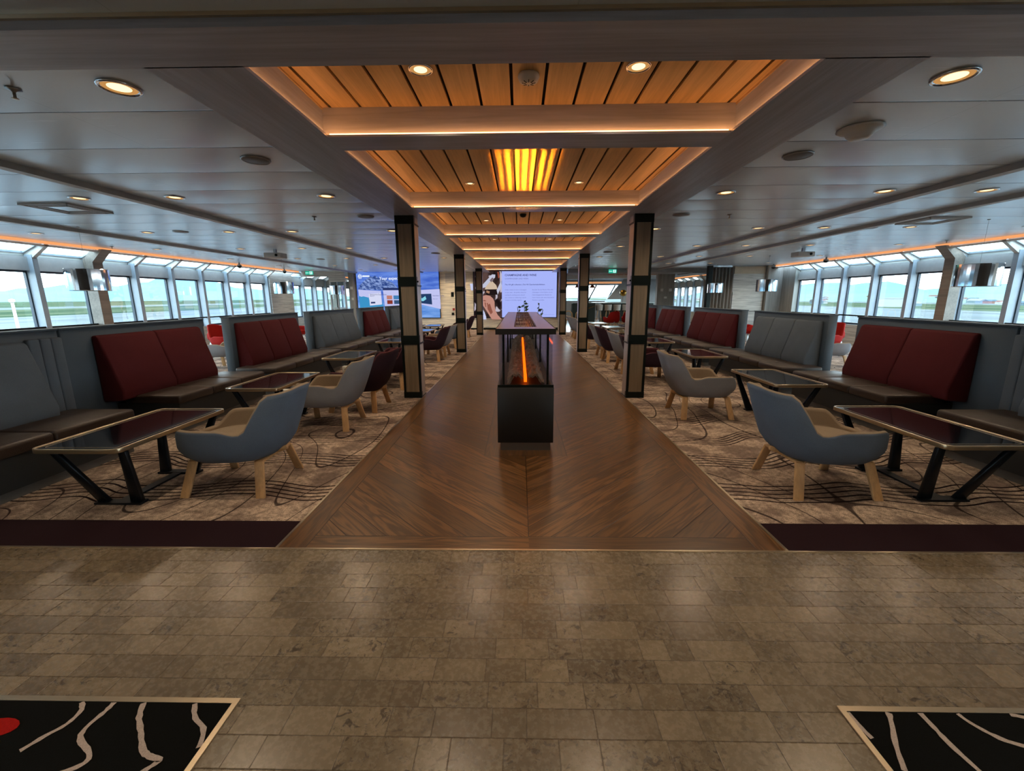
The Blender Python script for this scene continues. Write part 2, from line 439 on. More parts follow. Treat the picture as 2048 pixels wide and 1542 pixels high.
# entrance mats
def ribbon(mb, pts, w, z, mi):
    P = [Vector((x, y, 0)) for x, y in pts]
    Q = []
    for i in range(len(P)-1):
        a, b = P[max(i-1, 0)], P[i]; c, d = P[i+1], P[min(i+2, len(P)-1)]
        for t in (0, .25, .5, .75):
            Q.append(.5*((2*b)+(c-a)*t+(2*a-5*b+4*c-d)*t*t+(3*b-a-3*c+d)*t**3))
    Q.append(P[-1]); L = []; R = []
    for i, p in enumerate(Q):
        d = (Q[min(i+1, len(Q)-1)]-Q[max(i-1, 0)]); n = Vector((-d.y, d.x, 0)).normalized()*(w/2*(1+.25*random.uniform(-1, 1)))
        L.append((p.x+n.x, p.y+n.y, z)); R.append((p.x-n.x, p.y-n.y, z))
    k = len(Q); mb.add(L+R, [(i, i+1, k+i+1, k+i) for i in range(k-1)], mi)
def entrance_mat(s, curves, red=None):
    t = thing('entrance_mat', 'black entrance mat with pale wavy lines at the %s front corner' % SIDE[s], 'mat', (0, 0, 0), 0, 'entrance mats')
    mb = MB(); x0, x1 = (1.105, 3.2); 
    mb.box(min(s*x0, s*x1), max(s*x0, s*x1), .2, 1.265, -.01, .004, 0)
    for c in curves: ribbon(mb, c, .017, .0052, 1)
    if red: mb.add([(red[0]+.06*math.cos(a*PI/8)*1.2, red[1]+.035*math.sin(a*PI/8), .0054) for a in range(16)], [list(range(16))], 2)
    mb.build('mat_pile', [M_mat, M_matline, M_matred], t)
    e = MB(s); e.box(1.085, 1.105, .2, 1.265, -.01, .006).box(1.085, 3.2, 1.265, 1.285, -.01, .006); e.build('edge_strip', M_brass, t)
entrance_mat(-1, [[(-1.66, 1.262), (-1.63, 1.23), (-1.63, 1.18), (-1.66, 1.14), (-1.69, 1.09)],
                  [(-1.54, 1.262), (-1.54, 1.23), (-1.55, 1.17), (-1.53, 1.13), (-1.46, 1.09), (-1.44, 1.06), (-1.48, 1.03), (-1.6, .98)],
                  [(-1.43, 1.262), (-1.4, 1.21), (-1.35, 1.16), (-1.29, 1.1), (-1.25, 1.08), (-1.21, 1.07), (-1.22, 1.05), (-1.26, 1.0)],
                  [(-1.24, 1.262), (-1.2, 1.21), (-1.14, 1.17), (-1.11, 1.11)]], (-1.86, 1.165))
entrance_mat(1, [[(1.108, 1.262), (1.108, 1.22), (1.12, 1.17)], [(1.25, 1.262), (1.22, 1.21), (1.18, 1.15), (1.14, 1.07)],
                 [(1.36, 1.262), (1.36, 1.21), (1.36, 1.15), (1.37, 1.08), (1.39, .95)], [(1.49, 1.262), (1.5, 1.23), (1.54, 1.18), (1.6, 1.15), (1.75, 1.1)],
                 [(1.67, 1.262), (1.71, 1.25), (1.8, 1.22)]])

# ------------------------------------------------------------------ ceilings and beams
for s in (-1, 1):
    struct('ceiling_'+SIDE[s], MB(s).box(1.86, 9.6, 2.2, 19.8 if s < 0 else 18.2, 2.6, 2.66).box(9.5, 9.6, 18, 27.5, 2.6, 2.66), M_ceil)
    struct('ceiling_beam', MB(s).box(1.40, 1.88, 2.3, 19.8, 2.55, 2.565).box(1.432, 1.88, 2.3, 19.8, 2.565, 2.8), M_beamY)
    struct('ceiling_beam_lip', MB(s).box(1.392, 1.40, 2.3, 19.8, 2.55, 2.567), M_beamY)
    m = MB(s)
    for x in ((4.4, 7.4) if s < 0 else (4.35, 5.65)): m.box(x, x+.1, 2.3, 19.8 if s < 0 else 18.2, 2.545, 2.605)
    struct('ceiling_ridge_'+SIDE[s], m, M_ridge)
    # amber light strips hidden on the ledge
    struct('cove_light_'+SIDE[s], MB(s).box(1.404, 1.415, 2.35, 19.8, 2.566, 2.574), M_led)
struct('ceiling_entrance', MB().box(-10.3, 10.3, -5, 2.25, 2.6, 2.66), M_ceil)
struct('ceiling_cross_beam', MB().box(-10, 10, 2.0, 2.31, 2.55, 2.6).box(-1.46, 1.46, 2.0, 2.24, 2.6, 2.8), M_beamX)
struct('trim_4', MB().box(-10, 10, 1.985, 2.0, 2.585, 2.6), M_brass)
m = MB()
for i in range(-6, 7): m.box((i-.5)*.211+.01, (i+.5)*.211-.01, 2.2, 19.8, 2.75, 2.77)
m.box(1.382, 1.44, 2.2, 19.8, 2.75, 2.77).box(-1.44, -1.382, 2.2, 19.8, 2.75, 2.77)
struct('ceiling_planks', m, M_plank)
struct('ceiling_plank_edge', MB(1).box(1.425, 1.452, 2.2, 19.8, 2.738, 2.77).box(-1.452, -1.425, 2.2, 19.8, 2.738, 2.77), M_plank)
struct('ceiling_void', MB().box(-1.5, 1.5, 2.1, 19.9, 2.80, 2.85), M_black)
COFF = [3.23+2.42*i for i in range(7)]
for i, y in enumerate(COFF):
    b = struct('ceiling_coffer_beam', MB().box(-1.392, 1.392, y, y+.28, 2.55, 2.565)
           .box(-1.432, 1.432, y+.036, y+.244, 2.565, 2.75), M_beamX)
    struct('light_strip', MB().box(-1.38, 1.38, y+.006, y+.016, 2.566, 2.574).box(-1.38, 1.38, y+.264, y+.274, 2.566, 2.574), M_led, parent=b)

# ------------------------------------------------------------------ walls
struct('wall_back', MB().box(-7.7, 1.95, 19.8, 20.0, 0, 2.75), M_wall)
struct('wall_rear', MB().box(-10.3, 10.3, -5.1, -5, 0, 2.7), mat('rear_wall', '#6b625a', .6))
struct('baseboard_back', MB().box(-7.7, 1.95, 19.78, 19.8, 0, .08), M_iron)
m = MB().box(-7.78, -7.55, 19.6, 19.82, 0, 2.6); struct('trim_5', m, M_wallv)
struct('trim_6', MB().box(1.7, 1.97, 19.55, 19.8, 0, 2.6), M_wallv)
struct('trim_7', MB().box(-10.1, -7.7, 19.0, 19.1, 2.38, 2.6).box(-8.4, -7.7, 19.0, 19.1, 2.15, 2.38), M_wallg)
d = struct('door_1', MB().box(-8.4, -8.34, 19.0, 19.08, 0, 2.15).box(-7.76, -7.7, 19.0, 19.08, 0, 2.15).box(-8.08, -8.03, 19.0, 19.08, 0, 2.15).box(-8.34, -7.76, 19.0, 19.08, 0, .1).box(-8.34, -7.76, 19.0, 19.08, 1.0, 1.05), M_frame)
struct('pane', MB().box(-8.34, -7.76, 19.035, 19.04, .1, 2.15), M_glass, parent=d)
struct('trim_8', MB().box(1.95, 7.05, 18.2, 19.9, 2.44, 2.75).box(7.05, 8.1, 18.2, 19.9, 2.40, 2.75), M_greywall)
struct('ceiling_beyond', MB().box(1.9, 10.2, 19.9, 31, 2.62, 2.7).box(-10.2, 1.9, 20, 28, 2.62, 2.7).box(8.1, 9.6, 18.2, 19.9, 2.62, 2.7), M_greywall)
struct('trim_9', MB().box(6.1, 6.85, 19.6, 19.85, 0, 2.45), M_wallv)
# right end wall of the lounge (panel, column, curtains)
struct('wall_right_end', MB().box(8.15, 9.35, 16.95, 17.1, 0, 2.6), M_wallg)
struct('trim_10', MB().box(9.35, 10.15, 16.75, 17.0, 0, 2.6), M_wallv)
struct('trim_11', MB().box(8.15, 9.3, 16.9, 16.95, 2.3, 2.56), mat('pale_wood_box', '#b8a68c', .5))
struct('trim_12', MB().box(8.15, 9.3, 16.9, 16.95, .9, 1.62), M_wallg)
tp = MB()
pts = [(7.35+.8*i/40, 16.95+.05*math.sin(i*.95)) for i in range(41)]
tp.add([(x, y, .02) for x, y in pts]+[(x, y, 2.55) for x, y in pts], [(i, i+1, 42+i, 41+i) for i in range(40)], 0, True)
tg = tp.build('curtain', M_wallv); sm = tg.modifiers.new('s', 'SOLIDIFY'); sm.thickness = .01
tag(tg, 'grey gathered curtain beside the doorway at the right end of the lounge', 'curtain')
struct('trim_13', MB().box(7.15, 7.3, 16.85, 17.05, 0, 2.6), M_iron)

# ------------------------------------------------------------------ window bays
def bay_proto(pitch):
    w = bpy.data.objects.new('window_1', None); C.objects.link(w); w['kind'] = 'structure'
    h = pitch/2
    # inside is -x; origin at floor in the window plane
    MB().box(-.2, .02, -h-.05, -h+.05, .6, 2.34).build('mullion', M_frame, w)
    MB().box(-.03, .03, -h+.05, -h+.075, .6, 2.03).box(-.03, .03, h-.075, h-.05, .6, 2.03).box(-.03, .03, -h+.05, h-.05, .6, .66).box(-.03, .03, -h+.05, h-.05, 1.99, 2.03).build('window_frame', M_framed, w)
    MB().box(-.003, .003, -h+.06, h-.06, .64, 2.0).build('pane', M_glass, w)
    MB().box(-.1, .04, -h+.05, h-.05, 2.03, 2.3).build('blind_box', M_blind, w)
    # skylight, rising inwards
    def sl(a, b, t0, t1, lift=0., th=.02):
        P = lambda t, o: (-.02-.42*t, 2.36+.2*t+o)
        x0, z0 = P(t0, lift); x1, z1 = P(t1, lift)
        return ([(x0, a, z0), (x1, a, z1), (x1, b, z1), (x0, b, z0)], [(x0, a, z0+th), (x1, a, z1+th), (x1, b, z1+th), (x0, b, z0+th)])
    f = MB(); f.hexa(*sl(-h+.03, h-.03, -.12, .1, -.01, .04)); f.hexa(*sl(-h+.03, h-.03, .92, 1.05, -.01, .04))
    f.hexa(*sl(-h+.03, -h+.08, 0, 1, -.01, .04)); f.hexa(*sl(h-.08, h-.03, 0, 1, -.01, .04)); f.build('skylight_frame', M_frame, w)
    g = MB(); g.hexa(*sl(-h+.07, h-.07, .08, .94, .005, .006)); g.build('skylight_pane', M_glass, w)
    r = MB(); r.prism([(-.02, 2.28), (-.2, 2.28), (-.5, 2.50), (-.5, 2.58), (-.02, 2.40)], -h-.04, -h+.04); r.build('rafter', M_rafter, w)
    return w
PITCH = 1.165
wp = bay_proto(PITCH); nwin = 1; first = True
for s, y0 in ((-1, 8.8), (1, 9.05)):
    ys = [y0+PITCH*(k+.5) for k in range(-11, 7 if s < 0 else 6)]
    y1 = 18.6 if s < 0 else 18.3
    ys += [y1+PITCH*(k+.5) for k in range(0, 8 if s < 0 else 10)]
    for y in ys:
        if first: o = wp; first = False; o.location = (s*10.1, y, 0)
        else: o = dup(wp, (s*10.1, y, 0))
        nwin += 1
        o.rotation_euler = (0, 0, 0 if s > 0 else PI)
        o.name = 'window_%d' % (nwin-1)
    struct('wall_'+SIDE[s], MB(s).box(10.0, 10.15, -5, 31, 0, .6).box(10.06, 10.12, -5, 31, 2.3, 2.36), M_wallg)
    struct('trim_%d' % (14 if s < 0 else 15), MB(s).box(9.92, 9.96, -4.5, 18, .86, .9), M_iron)
    struct('wall_%s_pier' % SIDE[s], MB(s).box(9.85, 10.15, 16.98, 18.62, 0, 2.6) if s < 0 else MB(s).box(9.9, 10.15, 16.0, 18.3, 0, 2.6), M_wallg if s < 0 else M_wallv)
    # amber cove strip and rail above the skylights
    e = 18.8 if s < 0 else 16.9
    struct('trim_%d' % (16 if s < 0 else 17), MB(s).box(9.6, 9.68, -4.5, 31, 2.50, 2.53).box(9.66, 9.70, -4.5, 31, 2.5, 2.66), M_rafter)
    struct('cove_strip_'+SIDE[s], MB(s).box(9.585, 9.6, -4.5, e, 2.545, 2.605).box(9.585, 9.6, 20.5, 30, 2.545, 2.605), M_ledside)
    # wide wood-lined columns
    for k, y in enumerate((3.0, y0+PITCH*1.0+.03, 23.0) if s < 0 else (3.2, 9.05+PITCH+.06, 23.4)):
        struct('window_column_'+SIDE[s]+'_%d' % (k+1), MB(s).prism([(9.78, 0), (10.02, 0), (10.02, 2.30), (9.76, 2.56), (9.5, 2.56), (9.78, 2.28)], y-.12, y+.12), M_colv)

# ------------------------------------------------------------------ pillars
def pillar(s, y, i):
    t = thing('pillar', '%s oak-panelled pillar with dark metal bands, %s from the entrance' % (SIDE[s], ORD[i]), 'pillar', (0, 0, 0), 0, 'banded oak pillars along the runner')
    a, b = 1.5, 1.76
    MB(s).box(a+.012, b-.012, y+.012, y+.30, 0, 2.55).build('core', M_pillside, t)
    m = MB(s)
    for z0, z1 in ((.09, .79), (.92, 1.61), (1.74, 2.44)): m.box(a+.035, b-.035, y+.004, y+.02, z0, z1)
    m.build('oak_panel', M_pill, t)
    m = MB(s)
    for x0 in (a, b-.032): m.box(x0, x0+.032, y, y+.03, 0, 2.55)
    m.build('edge_strip', M_iron, t)
    for z0, z1 in ((0, .09), (.79, .92), (1.61, 1.74), (2.44, 2.55)):
        MB(s).box(a-.002, b+.002, y-.004, y+.06, z0, z1).box(a, a+.02, y+.06, y+.30, z0, z0+.0+(.02 if z0 else .01)).build('metal_band', M_iron, t)
    m = MB(s); m.lathe([(.0, -.0), (.012, 0), (.012, .02), (0, .02)], (0, 0, 0), 10)
    m.v = [(s*(a-.0)-s*z, y+.04+yy, 1.675+x*s) for x, yy, z in m.v]; m.build('knob', M_iron, t)
for i, y in enumerate((6.1, 11.45, 16.9)):
    for s in (-1, 1): pillar(s, y, i)

# ------------------------------------------------------------------ bench units
def rail_back(m, y0, y1, x0=4.22):
    m.prism([(x0, .40), (x0-.01, .50), (4.375, 1.06), (4.40, 1.085), (4.45, 1.085), (4.45, .38)], y0, y1)
def bench(s, lab, fr, wedge, npan, seat, nseat, m_f, plain=None):
    off = .06 if s > 0 else 0.
    t = thing('bench', lab, 'bench', (s*off, 0, 0), 0, 'high-backed benches along the lounge')
    MB(s).box(4.45, 4.58, fr[0], fr[1], 0, 1.165).build('partition', M_bframe, t, bevel=.006, seg=1)
    MB(s).box(4.44, 4.59, fr[0], fr[1], 1.165, 1.18).build('top_rail', M_bframe, t)
    w = (wedge[1]-wedge[0])/npan
    for k in range(npan):
        m = MB(s); rail_back(m, wedge[0]+k*w+.002, wedge[0]+(k+1)*w-.002); m.build('back_cushion', m_f, t, bevel=.022, seg=3)
    if plain:
        n = 3; w = (plain[1]-plain[0])/n
        for k in range(n): MB(s).box(4.40, 4.45, plain[0]+k*w+.002, plain[0]+(k+1)*w-.002, .3, 1.10).build('side_panel', M_fgrey if m_f is M_fgrey else M_bframe, t, bevel=.012)
    w = (seat[1]-seat[0])/nseat
    for k in range(nseat):
        MB(s).box(3.74, 4.36, seat[0]+k*w+.001, seat[0]+(k+1)*w-.001, .325, .425).build('seat_cushion', M_leather, t, bevel=.028, seg=3)
    MB(s).box(3.765, 4.45, seat[0]+.01, seat[1]-.01, .08, .335).build('seat_base', M_bbase, t)
    MB(s).box(3.80, 4.45, seat[0]+.03, seat[1]-.03, 0, .08).build('plinth', M_plinth, t)
U = [((1.0, 3.98), (1.0, 3.66), 4, (1.0, 3.88), 4, M_fgrey, 'grey', (3.68, 3.97)),
     ((4.0, 5.88), (4.28, 5.72), 2, (4.42, 6.0), 3, M_fred, 'dark red', None),
     ((6.42, 8.46), (6.50, 8.25), 3, (6.27, 8.72), 4, M_fred, 'dark red', None),
     ((8.93, 11.35), (9.02, 11.15), 3, (9.0, 11.5), 4, M_fgrey, 'grey', None),
     ((11.9, 13.9), (11.98, 13.75), 3, (11.9, 14.1), 4, M_fred, 'dark red', None),
     ((14.4, 16.6), (14.48, 16.4), 3, (14.4, 16.8), 4, M_fgrey, 'grey', None)]
POS = ['nearest', 'second', 'third', 'fourth', 'fifth', 'farthest']
for s in (-1, 1):
    for i, u in enumerate(U):
        fr, wd, np_, st, ns, mf, cn, pl = u
        if s > 0 and i == 2: mf, cn = M_fgrey, 'grey'
        if s > 0 and i == 3: mf, cn = M_fred, 'dark red'
        if s > 0 and i == 4: mf, cn = M_fred, 'dark red'
        if s > 0 and i == 5: mf, cn = M_fred, 'dark red'
        bench(s, '%s high-backed bench with brown leather seat, %s from the entrance on the %s' % (cn, POS[i], SIDE[s]), fr, wd, np_, st, ns, mf, pl)

# ------------------------------------------------------------------ tables
def rrect(x0, x1, y0, y1, r, n=6):
    pts = []
    for cx, cy, a0 in ((x1-r, y0+r, -PI/2), (x1-r, y1-r, 0), (x0+r, y1-r, PI/2), (x0+r, y0+r, PI)):
        for k in range(n+1): a = a0+PI/2*k/n; pts.append((cx+r*math.cos(a), cy+r*math.sin(a)))
    return pts
def ring_prism(mb, outer, inner, z0, z1):
    n = len(outer)
    vs = [(x, y, z0) for x, y in outer]+[(x, y, z1) for x, y in outer]+[(x, y, z1) for x, y in inner]+[(x, y, z0) for x, y in inner]
    fs = []
    for i in range(n):
        k = (i+1) % n
        for a in range(4):
            b = (a+1) % 4; fs.append((a*n+i, a*n+k, b*n+k, b*n+i))
    mb.add(vs, fs)
def make_table():
    t = thing('lounge_table', '', 'table', (0, 0, 0), 0, 'black glass lounge tables')
    W, L = .295, .525
    m = MB(); ring_prism(m, rrect(-W, W, -L, L, .05), rrect(-W+.014, W-.014, -L+.014, L-.014, .04), .468, .5); m.build('rim', M_rim, t, bevel=.004)
    MB().prism(rrect(-W+.013, W-.013, -L+.013, L-.013, .04), .47, .494, axis='z').build('glass_top', M_tglass, t)
    m = MB(); ring_prism(m, rrect(-W+.05, W-.05, -L+.05, L-.05, .02), rrect(-W+.054, W-.054, -L+.054, L-.054, .018), .494, .4955); m.build('inlay_line', M_rim, t)
    MB().prism(rrect(-.2, .2, -.36, .36, .05), .445, .468, axis='z').build('top_bracket', M_tsteel, t)
    for a in (-1, 1):
        for b in (-1, 1):
            p = Vector((a*.24, b*.43, .455)); q = Vector((a*.12, b*.27, .012))
            m = MB(); w0, w1 = .05, .085; th = .016
            def rect(c, w): return [(c.x-w/2, c.y-th, c.z), (c.x+w/2, c.y-th, c.z), (c.x+w/2, c.y+th, c.z), (c.x-w/2, c.y+th, c.z)]
            m.hexa(rect(q, w1), rect(p, w0)); m.build('leg', M_tsteel, t, bevel=.003, seg=1)
    m = MB(); m.box(-.17, .17, -.31, -.24, 0, .016).box(-.17, .17, .24, .31, 0, .016).box(-.035, .035, -.26, .26, 0, .014); m.build('foot_plate', M_tsteel, t)
    return t
tb = make_table(); tf = True
TABS = [(-1, -2.95, 3.08), (-1, -2.96, 4.95), (-1, -2.98, 7.28), (-1, -2.98, 9.9), (-1, -2.98, 12.9), (-1, -3.1, 15.2),
        (1, 3.0, 3.18), (1, 3.05, 5.14), (1, 3.05, 7.42), (1, 3.0, 9.7), (1, 2.95, 12.3), (1, 3.0, 14.1), (1, 2.9, 16.4)]
cnt = {-1: 0, 1: 0}
NT_ = {-1: ['nearest', 'second', 'third', 'fourth', 'fifth', 'farthest'], 1: ['nearest', 'second', 'third', 'fourth', 'fifth', 'sixth', 'farthest']}
for s, x, y in TABS:
    lab = 'low black glass table with champagne rim, %s from the entrance on the %s' % (NT_[s][cnt[s]], SIDE[s]); cnt[s] += 1
    if tf: tb.location = (x, y, 0); tb['label'] = lab; tf = False
    else: dup(tb, (x, y, 0), None, lab)

# ------------------------------------------------------------------ lounge chairs
def smooth(a, b, x):
    t = max(0, min(1, (x-a)/(b-a))); return t*t*(3-2*t)
def make_chair(outer, inner, legm=M_leg, name='lounge_chair', S_=1.):
    t = thing(name, '', 'chair', (0, 0, 0), 0, 'lounge chairs')
    n = 72
    def rim(a):   # a: 0 at the back centre .. pi at the front centre
        d = abs(a)
        zb = .80-.04*smooth(.1, .8, d)-.265*smooth(.80, 1.10, d)+.03*smooth(1.2, 1.5, d)
        z = zb-.115*smooth(2.12, 2.68, d)
        return z
    def outl(a, z, inset=0.):   # outline point at angle a and height z
        d = abs(a); sg = 1 if a >= 0 else -1
        k = .74
        sx = math.copysign(abs(math.sin(a))**k, math.sin(a)); cy = math.copysign(abs(math.cos(a))**k, math.cos(a))
        hb = min(1., max(0., (z-.27)/.12)); f = .78+.22*math.sin(hb*PI/2)
        A = (.355-inset)*f; B = (.375-inset)*f
        back = smooth(1.5, .3, d)
        lift = max(0., z-.36)
        narrow = 1-.22*smooth(.50, .82, z)*smooth(1.7, .6, d)
        return (A*sx*narrow, B*cy+back*lift*.40-.0, z)
    ang = [(-PI+2*PI*i/n) for i in range(n)]
    rows = []; mi = []
    rows.append([(x*.35, y*.35, .262) for x, y, z in [outl(a, .27) for a in ang]]); 
    rows.append([(x*.8, y*.8, .264) for x, y, z in [outl(a, .27) for a in ang]])
    for q in (0., .08, .2, .4, .6, .8, .93, 1.):
        rows.append([outl(a, .272+(rim(a)-.272)*q) for a in ang])
    no = len(rows)
    th = .034
    rows.append([(lambda p, r: ((p[0]+r[0])/2, (p[1]+r[1])/2, rim(a)+.010))(outl(a, rim(a)), outl(a, rim(a), th)) for a in ang])
    for q in (1., .9, .7, .5, .3, .12, .0):
        zs = .385
        rows.append([outl(a, zs+(max(rim(a), zs+.004)-.006-zs)*q, th) for a in ang])
    # seat cushion dome
    for q in (.93, .8, .55, .25): rows.append([(x*q, y*q, .388+.028*(1-q**4)) for x, y, z in [outl(a, .385, th) for a in ang]])
    vs = [p for r in rows for p in r]; fs = []; mi = []
    for j in range(len(rows)-1):
        for i in range(n):
            k = (i+1) % n; fs.append((j*n+i, j*n+k, (j+1)*n+k, (j+1)*n+i)); mi.append(0 if j < no-1 else 1)
    m = MB(); m.add(vs, fs, 0, True); m.mi = mi[:]
    m.add(rows[0], [list(range(n))[::-1]], 0, True); m.add(rows[-1], [list(range(n))], 1, True)
    m.build('shell', [outer, inner], t)
    for sy, yb in ((1, .25), (-1, -.25)):     # bent-ply arch across the chair at back (+) and front (-)
        m = MB(); m.box(-.20, .20, yb-.033, yb+.033, .243, .263)
        m.build('leg_frame', legm, t, bevel=.006)
        for sx in (-1, 1):
            m = MB(); p = (sx*.195, yb, .258); q = (sx*.285, yb+sy*.035, 0.)
            w = .034; h = .011
            m.hexa([(q[0]-h, q[1]-w, 0), (q[0]+h, q[1]-w, 0), (q[0]+h, q[1]+w, 0), (q[0]-h, q[1]+w, 0)],
                   [(p[0]-h, p[1]-w, p[2]), (p[0]+h, p[1]-w, p[2]), (p[0]+h, p[1]+w, p[2]), (p[0]-h, p[1]+w, p[2])])
            m.build('leg', legm, t, bevel=.004)
    m = MB(); m.bar((0, -.22, .255), (0, .25, .255), .10, .016); m.tube([(0, .2, .262), (0, .3, .275), (0, .36, .30)], .018); m.build('seat_rail', legm, t)
    return t
KIND = {'blue': ('blue-grey', make_chair(M_cblue, M_cbeige)), 'grey': ('pale grey', make_chair(M_cgrey, M_cbeige)),
        'plum': ('dark plum', make_chair(M_cplum, M_cplumi)), 'red': ('bright red', make_chair(M_cred, M_cred, M_steel))}
used = set()
def chair(kind, x, y, face, lab):   # face: rotation so that the chair's front (-y) looks that way
    nm, pr = KIND[kind]; lab = nm+' '+lab
    if kind not in used: used.add(kind); pr.location = (x, y, 0); pr.rotation_euler = (0, 0, face); pr['label'] = lab
    else: dup(pr, (x, y, 0), face, lab)
FL, FR = -PI/2, PI/2   # front looking to the left wall / the right wall
CH = [(-1, 'blue', -2.26, 3.17, .0, 'lounge chair alone at the nearest table on the left'),
      (-1, 'grey', -2.27, 4.76, .02, 'lounge chair on oak legs, nearer of two at the second left table'),
      (-1, 'plum', -2.20, 5.55, -.02, 'lounge chair on oak legs, farther of two at the second left table'),
      (-1, 'plum', -2.22, 6.93, .0, 'lounge chair half behind the first left pillar, third left table'),
      (-1, 'plum', -2.30, 7.65, .03, 'lounge chair behind the first left pillar, farther one at the third table'),
      (-1, 'plum', -2.22, 9.98, .05, 'lounge chair, nearer of two at the fourth left table'),
      (-1, 'grey', -2.18, 10.76, -.03, 'lounge chair, farther of two at the fourth left table'),
      (-1, 'blue', -2.22, 12.6, .05, 'lounge chair partly behind the second left pillar at the fifth table'),
      (-1, 'plum', -2.2, 13.35, .0, 'lounge chair at the fifth left table, farther of its pair'),
      (-1, 'plum', -2.25, 16.1, .05, 'lounge chair by the back wall beside the farthest left pillar'),
      (1, 'blue', 2.25, 3.17, .0, 'lounge chair alone at the nearest table on the right'),
      (1, 'grey', 2.20, 5.24, .0, 'lounge chair on oak legs alone at the second right table'),
      (1, 'plum', 2.24, 7.5, .0, 'lounge chair, nearer of two at the third right table'),
      (1, 'grey', 2.2, 8.36, .0, 'lounge chair, farther of two behind the first right pillar'),
      (1, 'plum', 2.2, 9.75, .0, 'lounge chair, nearer of two at the fourth right table'),
      (1, 'grey', 2.2, 10.55, .03, 'lounge chair, farther of two at the fourth right table'),
      (1, 'plum', 2.2, 12.5, .0, 'lounge chair partly behind the second right pillar at the fifth table'),
      (1, 'grey', 2.2, 14.85, .05, 'lounge chair, nearer of two before the farthest right pillar'),
      (1, 'grey', 2.18, 15.7, -.05, 'lounge chair, farther of two before the farthest right pillar')]
for s, k, x, y, r, lab in CH: chair(k, x, y, (FL if s < 0 else FR)+r, lab)
for s in (-1, 1):
    chair('red', s*7.45, 10.7, (FR if s < 0 else FL)+.3*s, 'armchair by the %s windows, seen through the first bench gap' % SIDE[s])
    chair('red', s*8.4, 11.9, (FL if s < 0 else FR), 'armchair nearest the %s window glass behind the second bench' % SIDE[s])
    chair('grey', s*6.3, 8.9, (FL if s < 0 else FR), 'lounge chair with its back to the %s benches, seen in the gap' % SIDE[s])
    chair('red', s*7.6, 14.2, (FR if s < 0 else FL), 'armchair by the %s windows behind the third bench gap' % SIDE[s])
chair('red', 4.3, 20.5, PI+.25, 'armchair on the left of a pair outside the bar doorway')
chair('red', 5.15, 20.5, PI-.25, 'armchair on the right of a pair outside the bar doorway')
# small white floor sockets and the tan chairs by the bar
for i, (x, y, lab) in enumerate(((-3.55, 6.1, 'white floor socket box under the second left table'), (-3.5, 8.3, 'white floor socket box near the third left table'), (3.46, 8.5, 'white floor socket box beyond the third right table'))):
    t = thing('floor_socket', lab, 'socket', (x, y, 0), 0, 'floor sockets')
    MB().box(-.07, .07, -.05, .05, 0, .13).build('housing', M_white, t, bevel=.008)
    MB().lathe([(0, 0), (.022, 0), (.022, .008), (0, .008)], (0, 0, 0), 12).build('outlet', M_black, t, loc=(0, -.05, .07)).rotation_euler = (PI/2, 0, 0)
for i, x in enumerate((2.32, 2.88)):
    t = thing('wooden_chair', 'tan bentwood chair beyond the farthest right pillar, %s of the two' % ('left', 'right')[i], 'chair', (x, 20.9, 0), 0, 'bentwood chairs')
    t.scale = (.9,)*3
    m = MB(); m.tube([(-.22, .2, .45), (-.2, .22, .75), (-.1, .24, .86), (0, .24, .88), (.1, .24, .86), (.2, .22, .75), (.22, .2, .45)], .03); m.build('back_hoop', M_leg, t)
    MB().lathe([(0, .42), (.22, .42), (.24, .45), (.22, .47), (0, .47)]).build('seat', M_leg, t)
    for a in range(4): m = MB(); q = PI/4+a*PI/2; m.tube([(.15*math.cos(q), .15*math.sin(q), .43), (.24*math.cos(q), .24*math.sin(q), 0)], .016); m.build('leg', M_leg, t)

# ------------------------------------------------------------------ fireplace
t = thing('fireplace', 'long black island fireplace with glass sides on the wood runner', 'fireplace', (0, 3.88, 0))
L = 4.65
MB().box(-.24, .24, .03, L-.03, 0, .085).build('plinth', M_steel, t)
MB().box(-.265, .265, 0, L, .085, .625).build('base', M_box, t, bevel=.004, seg=1)
MB().box(-.262, -.235, .01, L-.01, .625, .65).box(.235, .262, .01, L-.01, .625, .65).box(-.235, .235, .01, .035, .625, .65).box(-.235, .235, L-.035, L-.01, .625, .65).build('glass_channel', M_iron, t)
for x in (-.25, .244): MB().box(x, x+.006, .02, L-.02, .64, 1.125).build('glass_side', M_fglass, t)
for y in (.015, L-.021): MB().box(-.244, .244, y, y+.006, .64, 1.125).build('glass_end', M_fglass, t)
for x in (-.215, .195):
    for y in (.03, 1.5, 2.95, L-.05): MB().box(x, x+.02, y, y+.02, .625, 1.125).build('post', M_iron, t)
m = MB(); m.box(-.27, -.11, 0, L, 1.125, 1.17).box(.11, .27, 0, L, 1.125, 1.17).box(-.11, .11, 0, .28, 1.125, 1.17).box(-.11, .11, L-.2, L, 1.125, 1.17); m.build('top_slab', M_slab, t)
MB().box(-.276, .276, -.006, 0, 1.12, 1.172).box(-.276, -.27, 0, L, 1.12, 1.172).box(.27, .276, 0, L, 1.12, 1.172).build('top_edge', M_box, t)
m = MB()
for k in range(12): x = -.11+.22*(k+.5)/12; m.box(x-.0045, x+.0045, .28, L-.2, 1.14, 1.165)
for y in (.28, 1.0, 1.75, 2.5, 3.25, 4.0): m.box(-.11, .11, y, y+.02, 1.139, 1.164)
m.build('grille', M_grille, t)
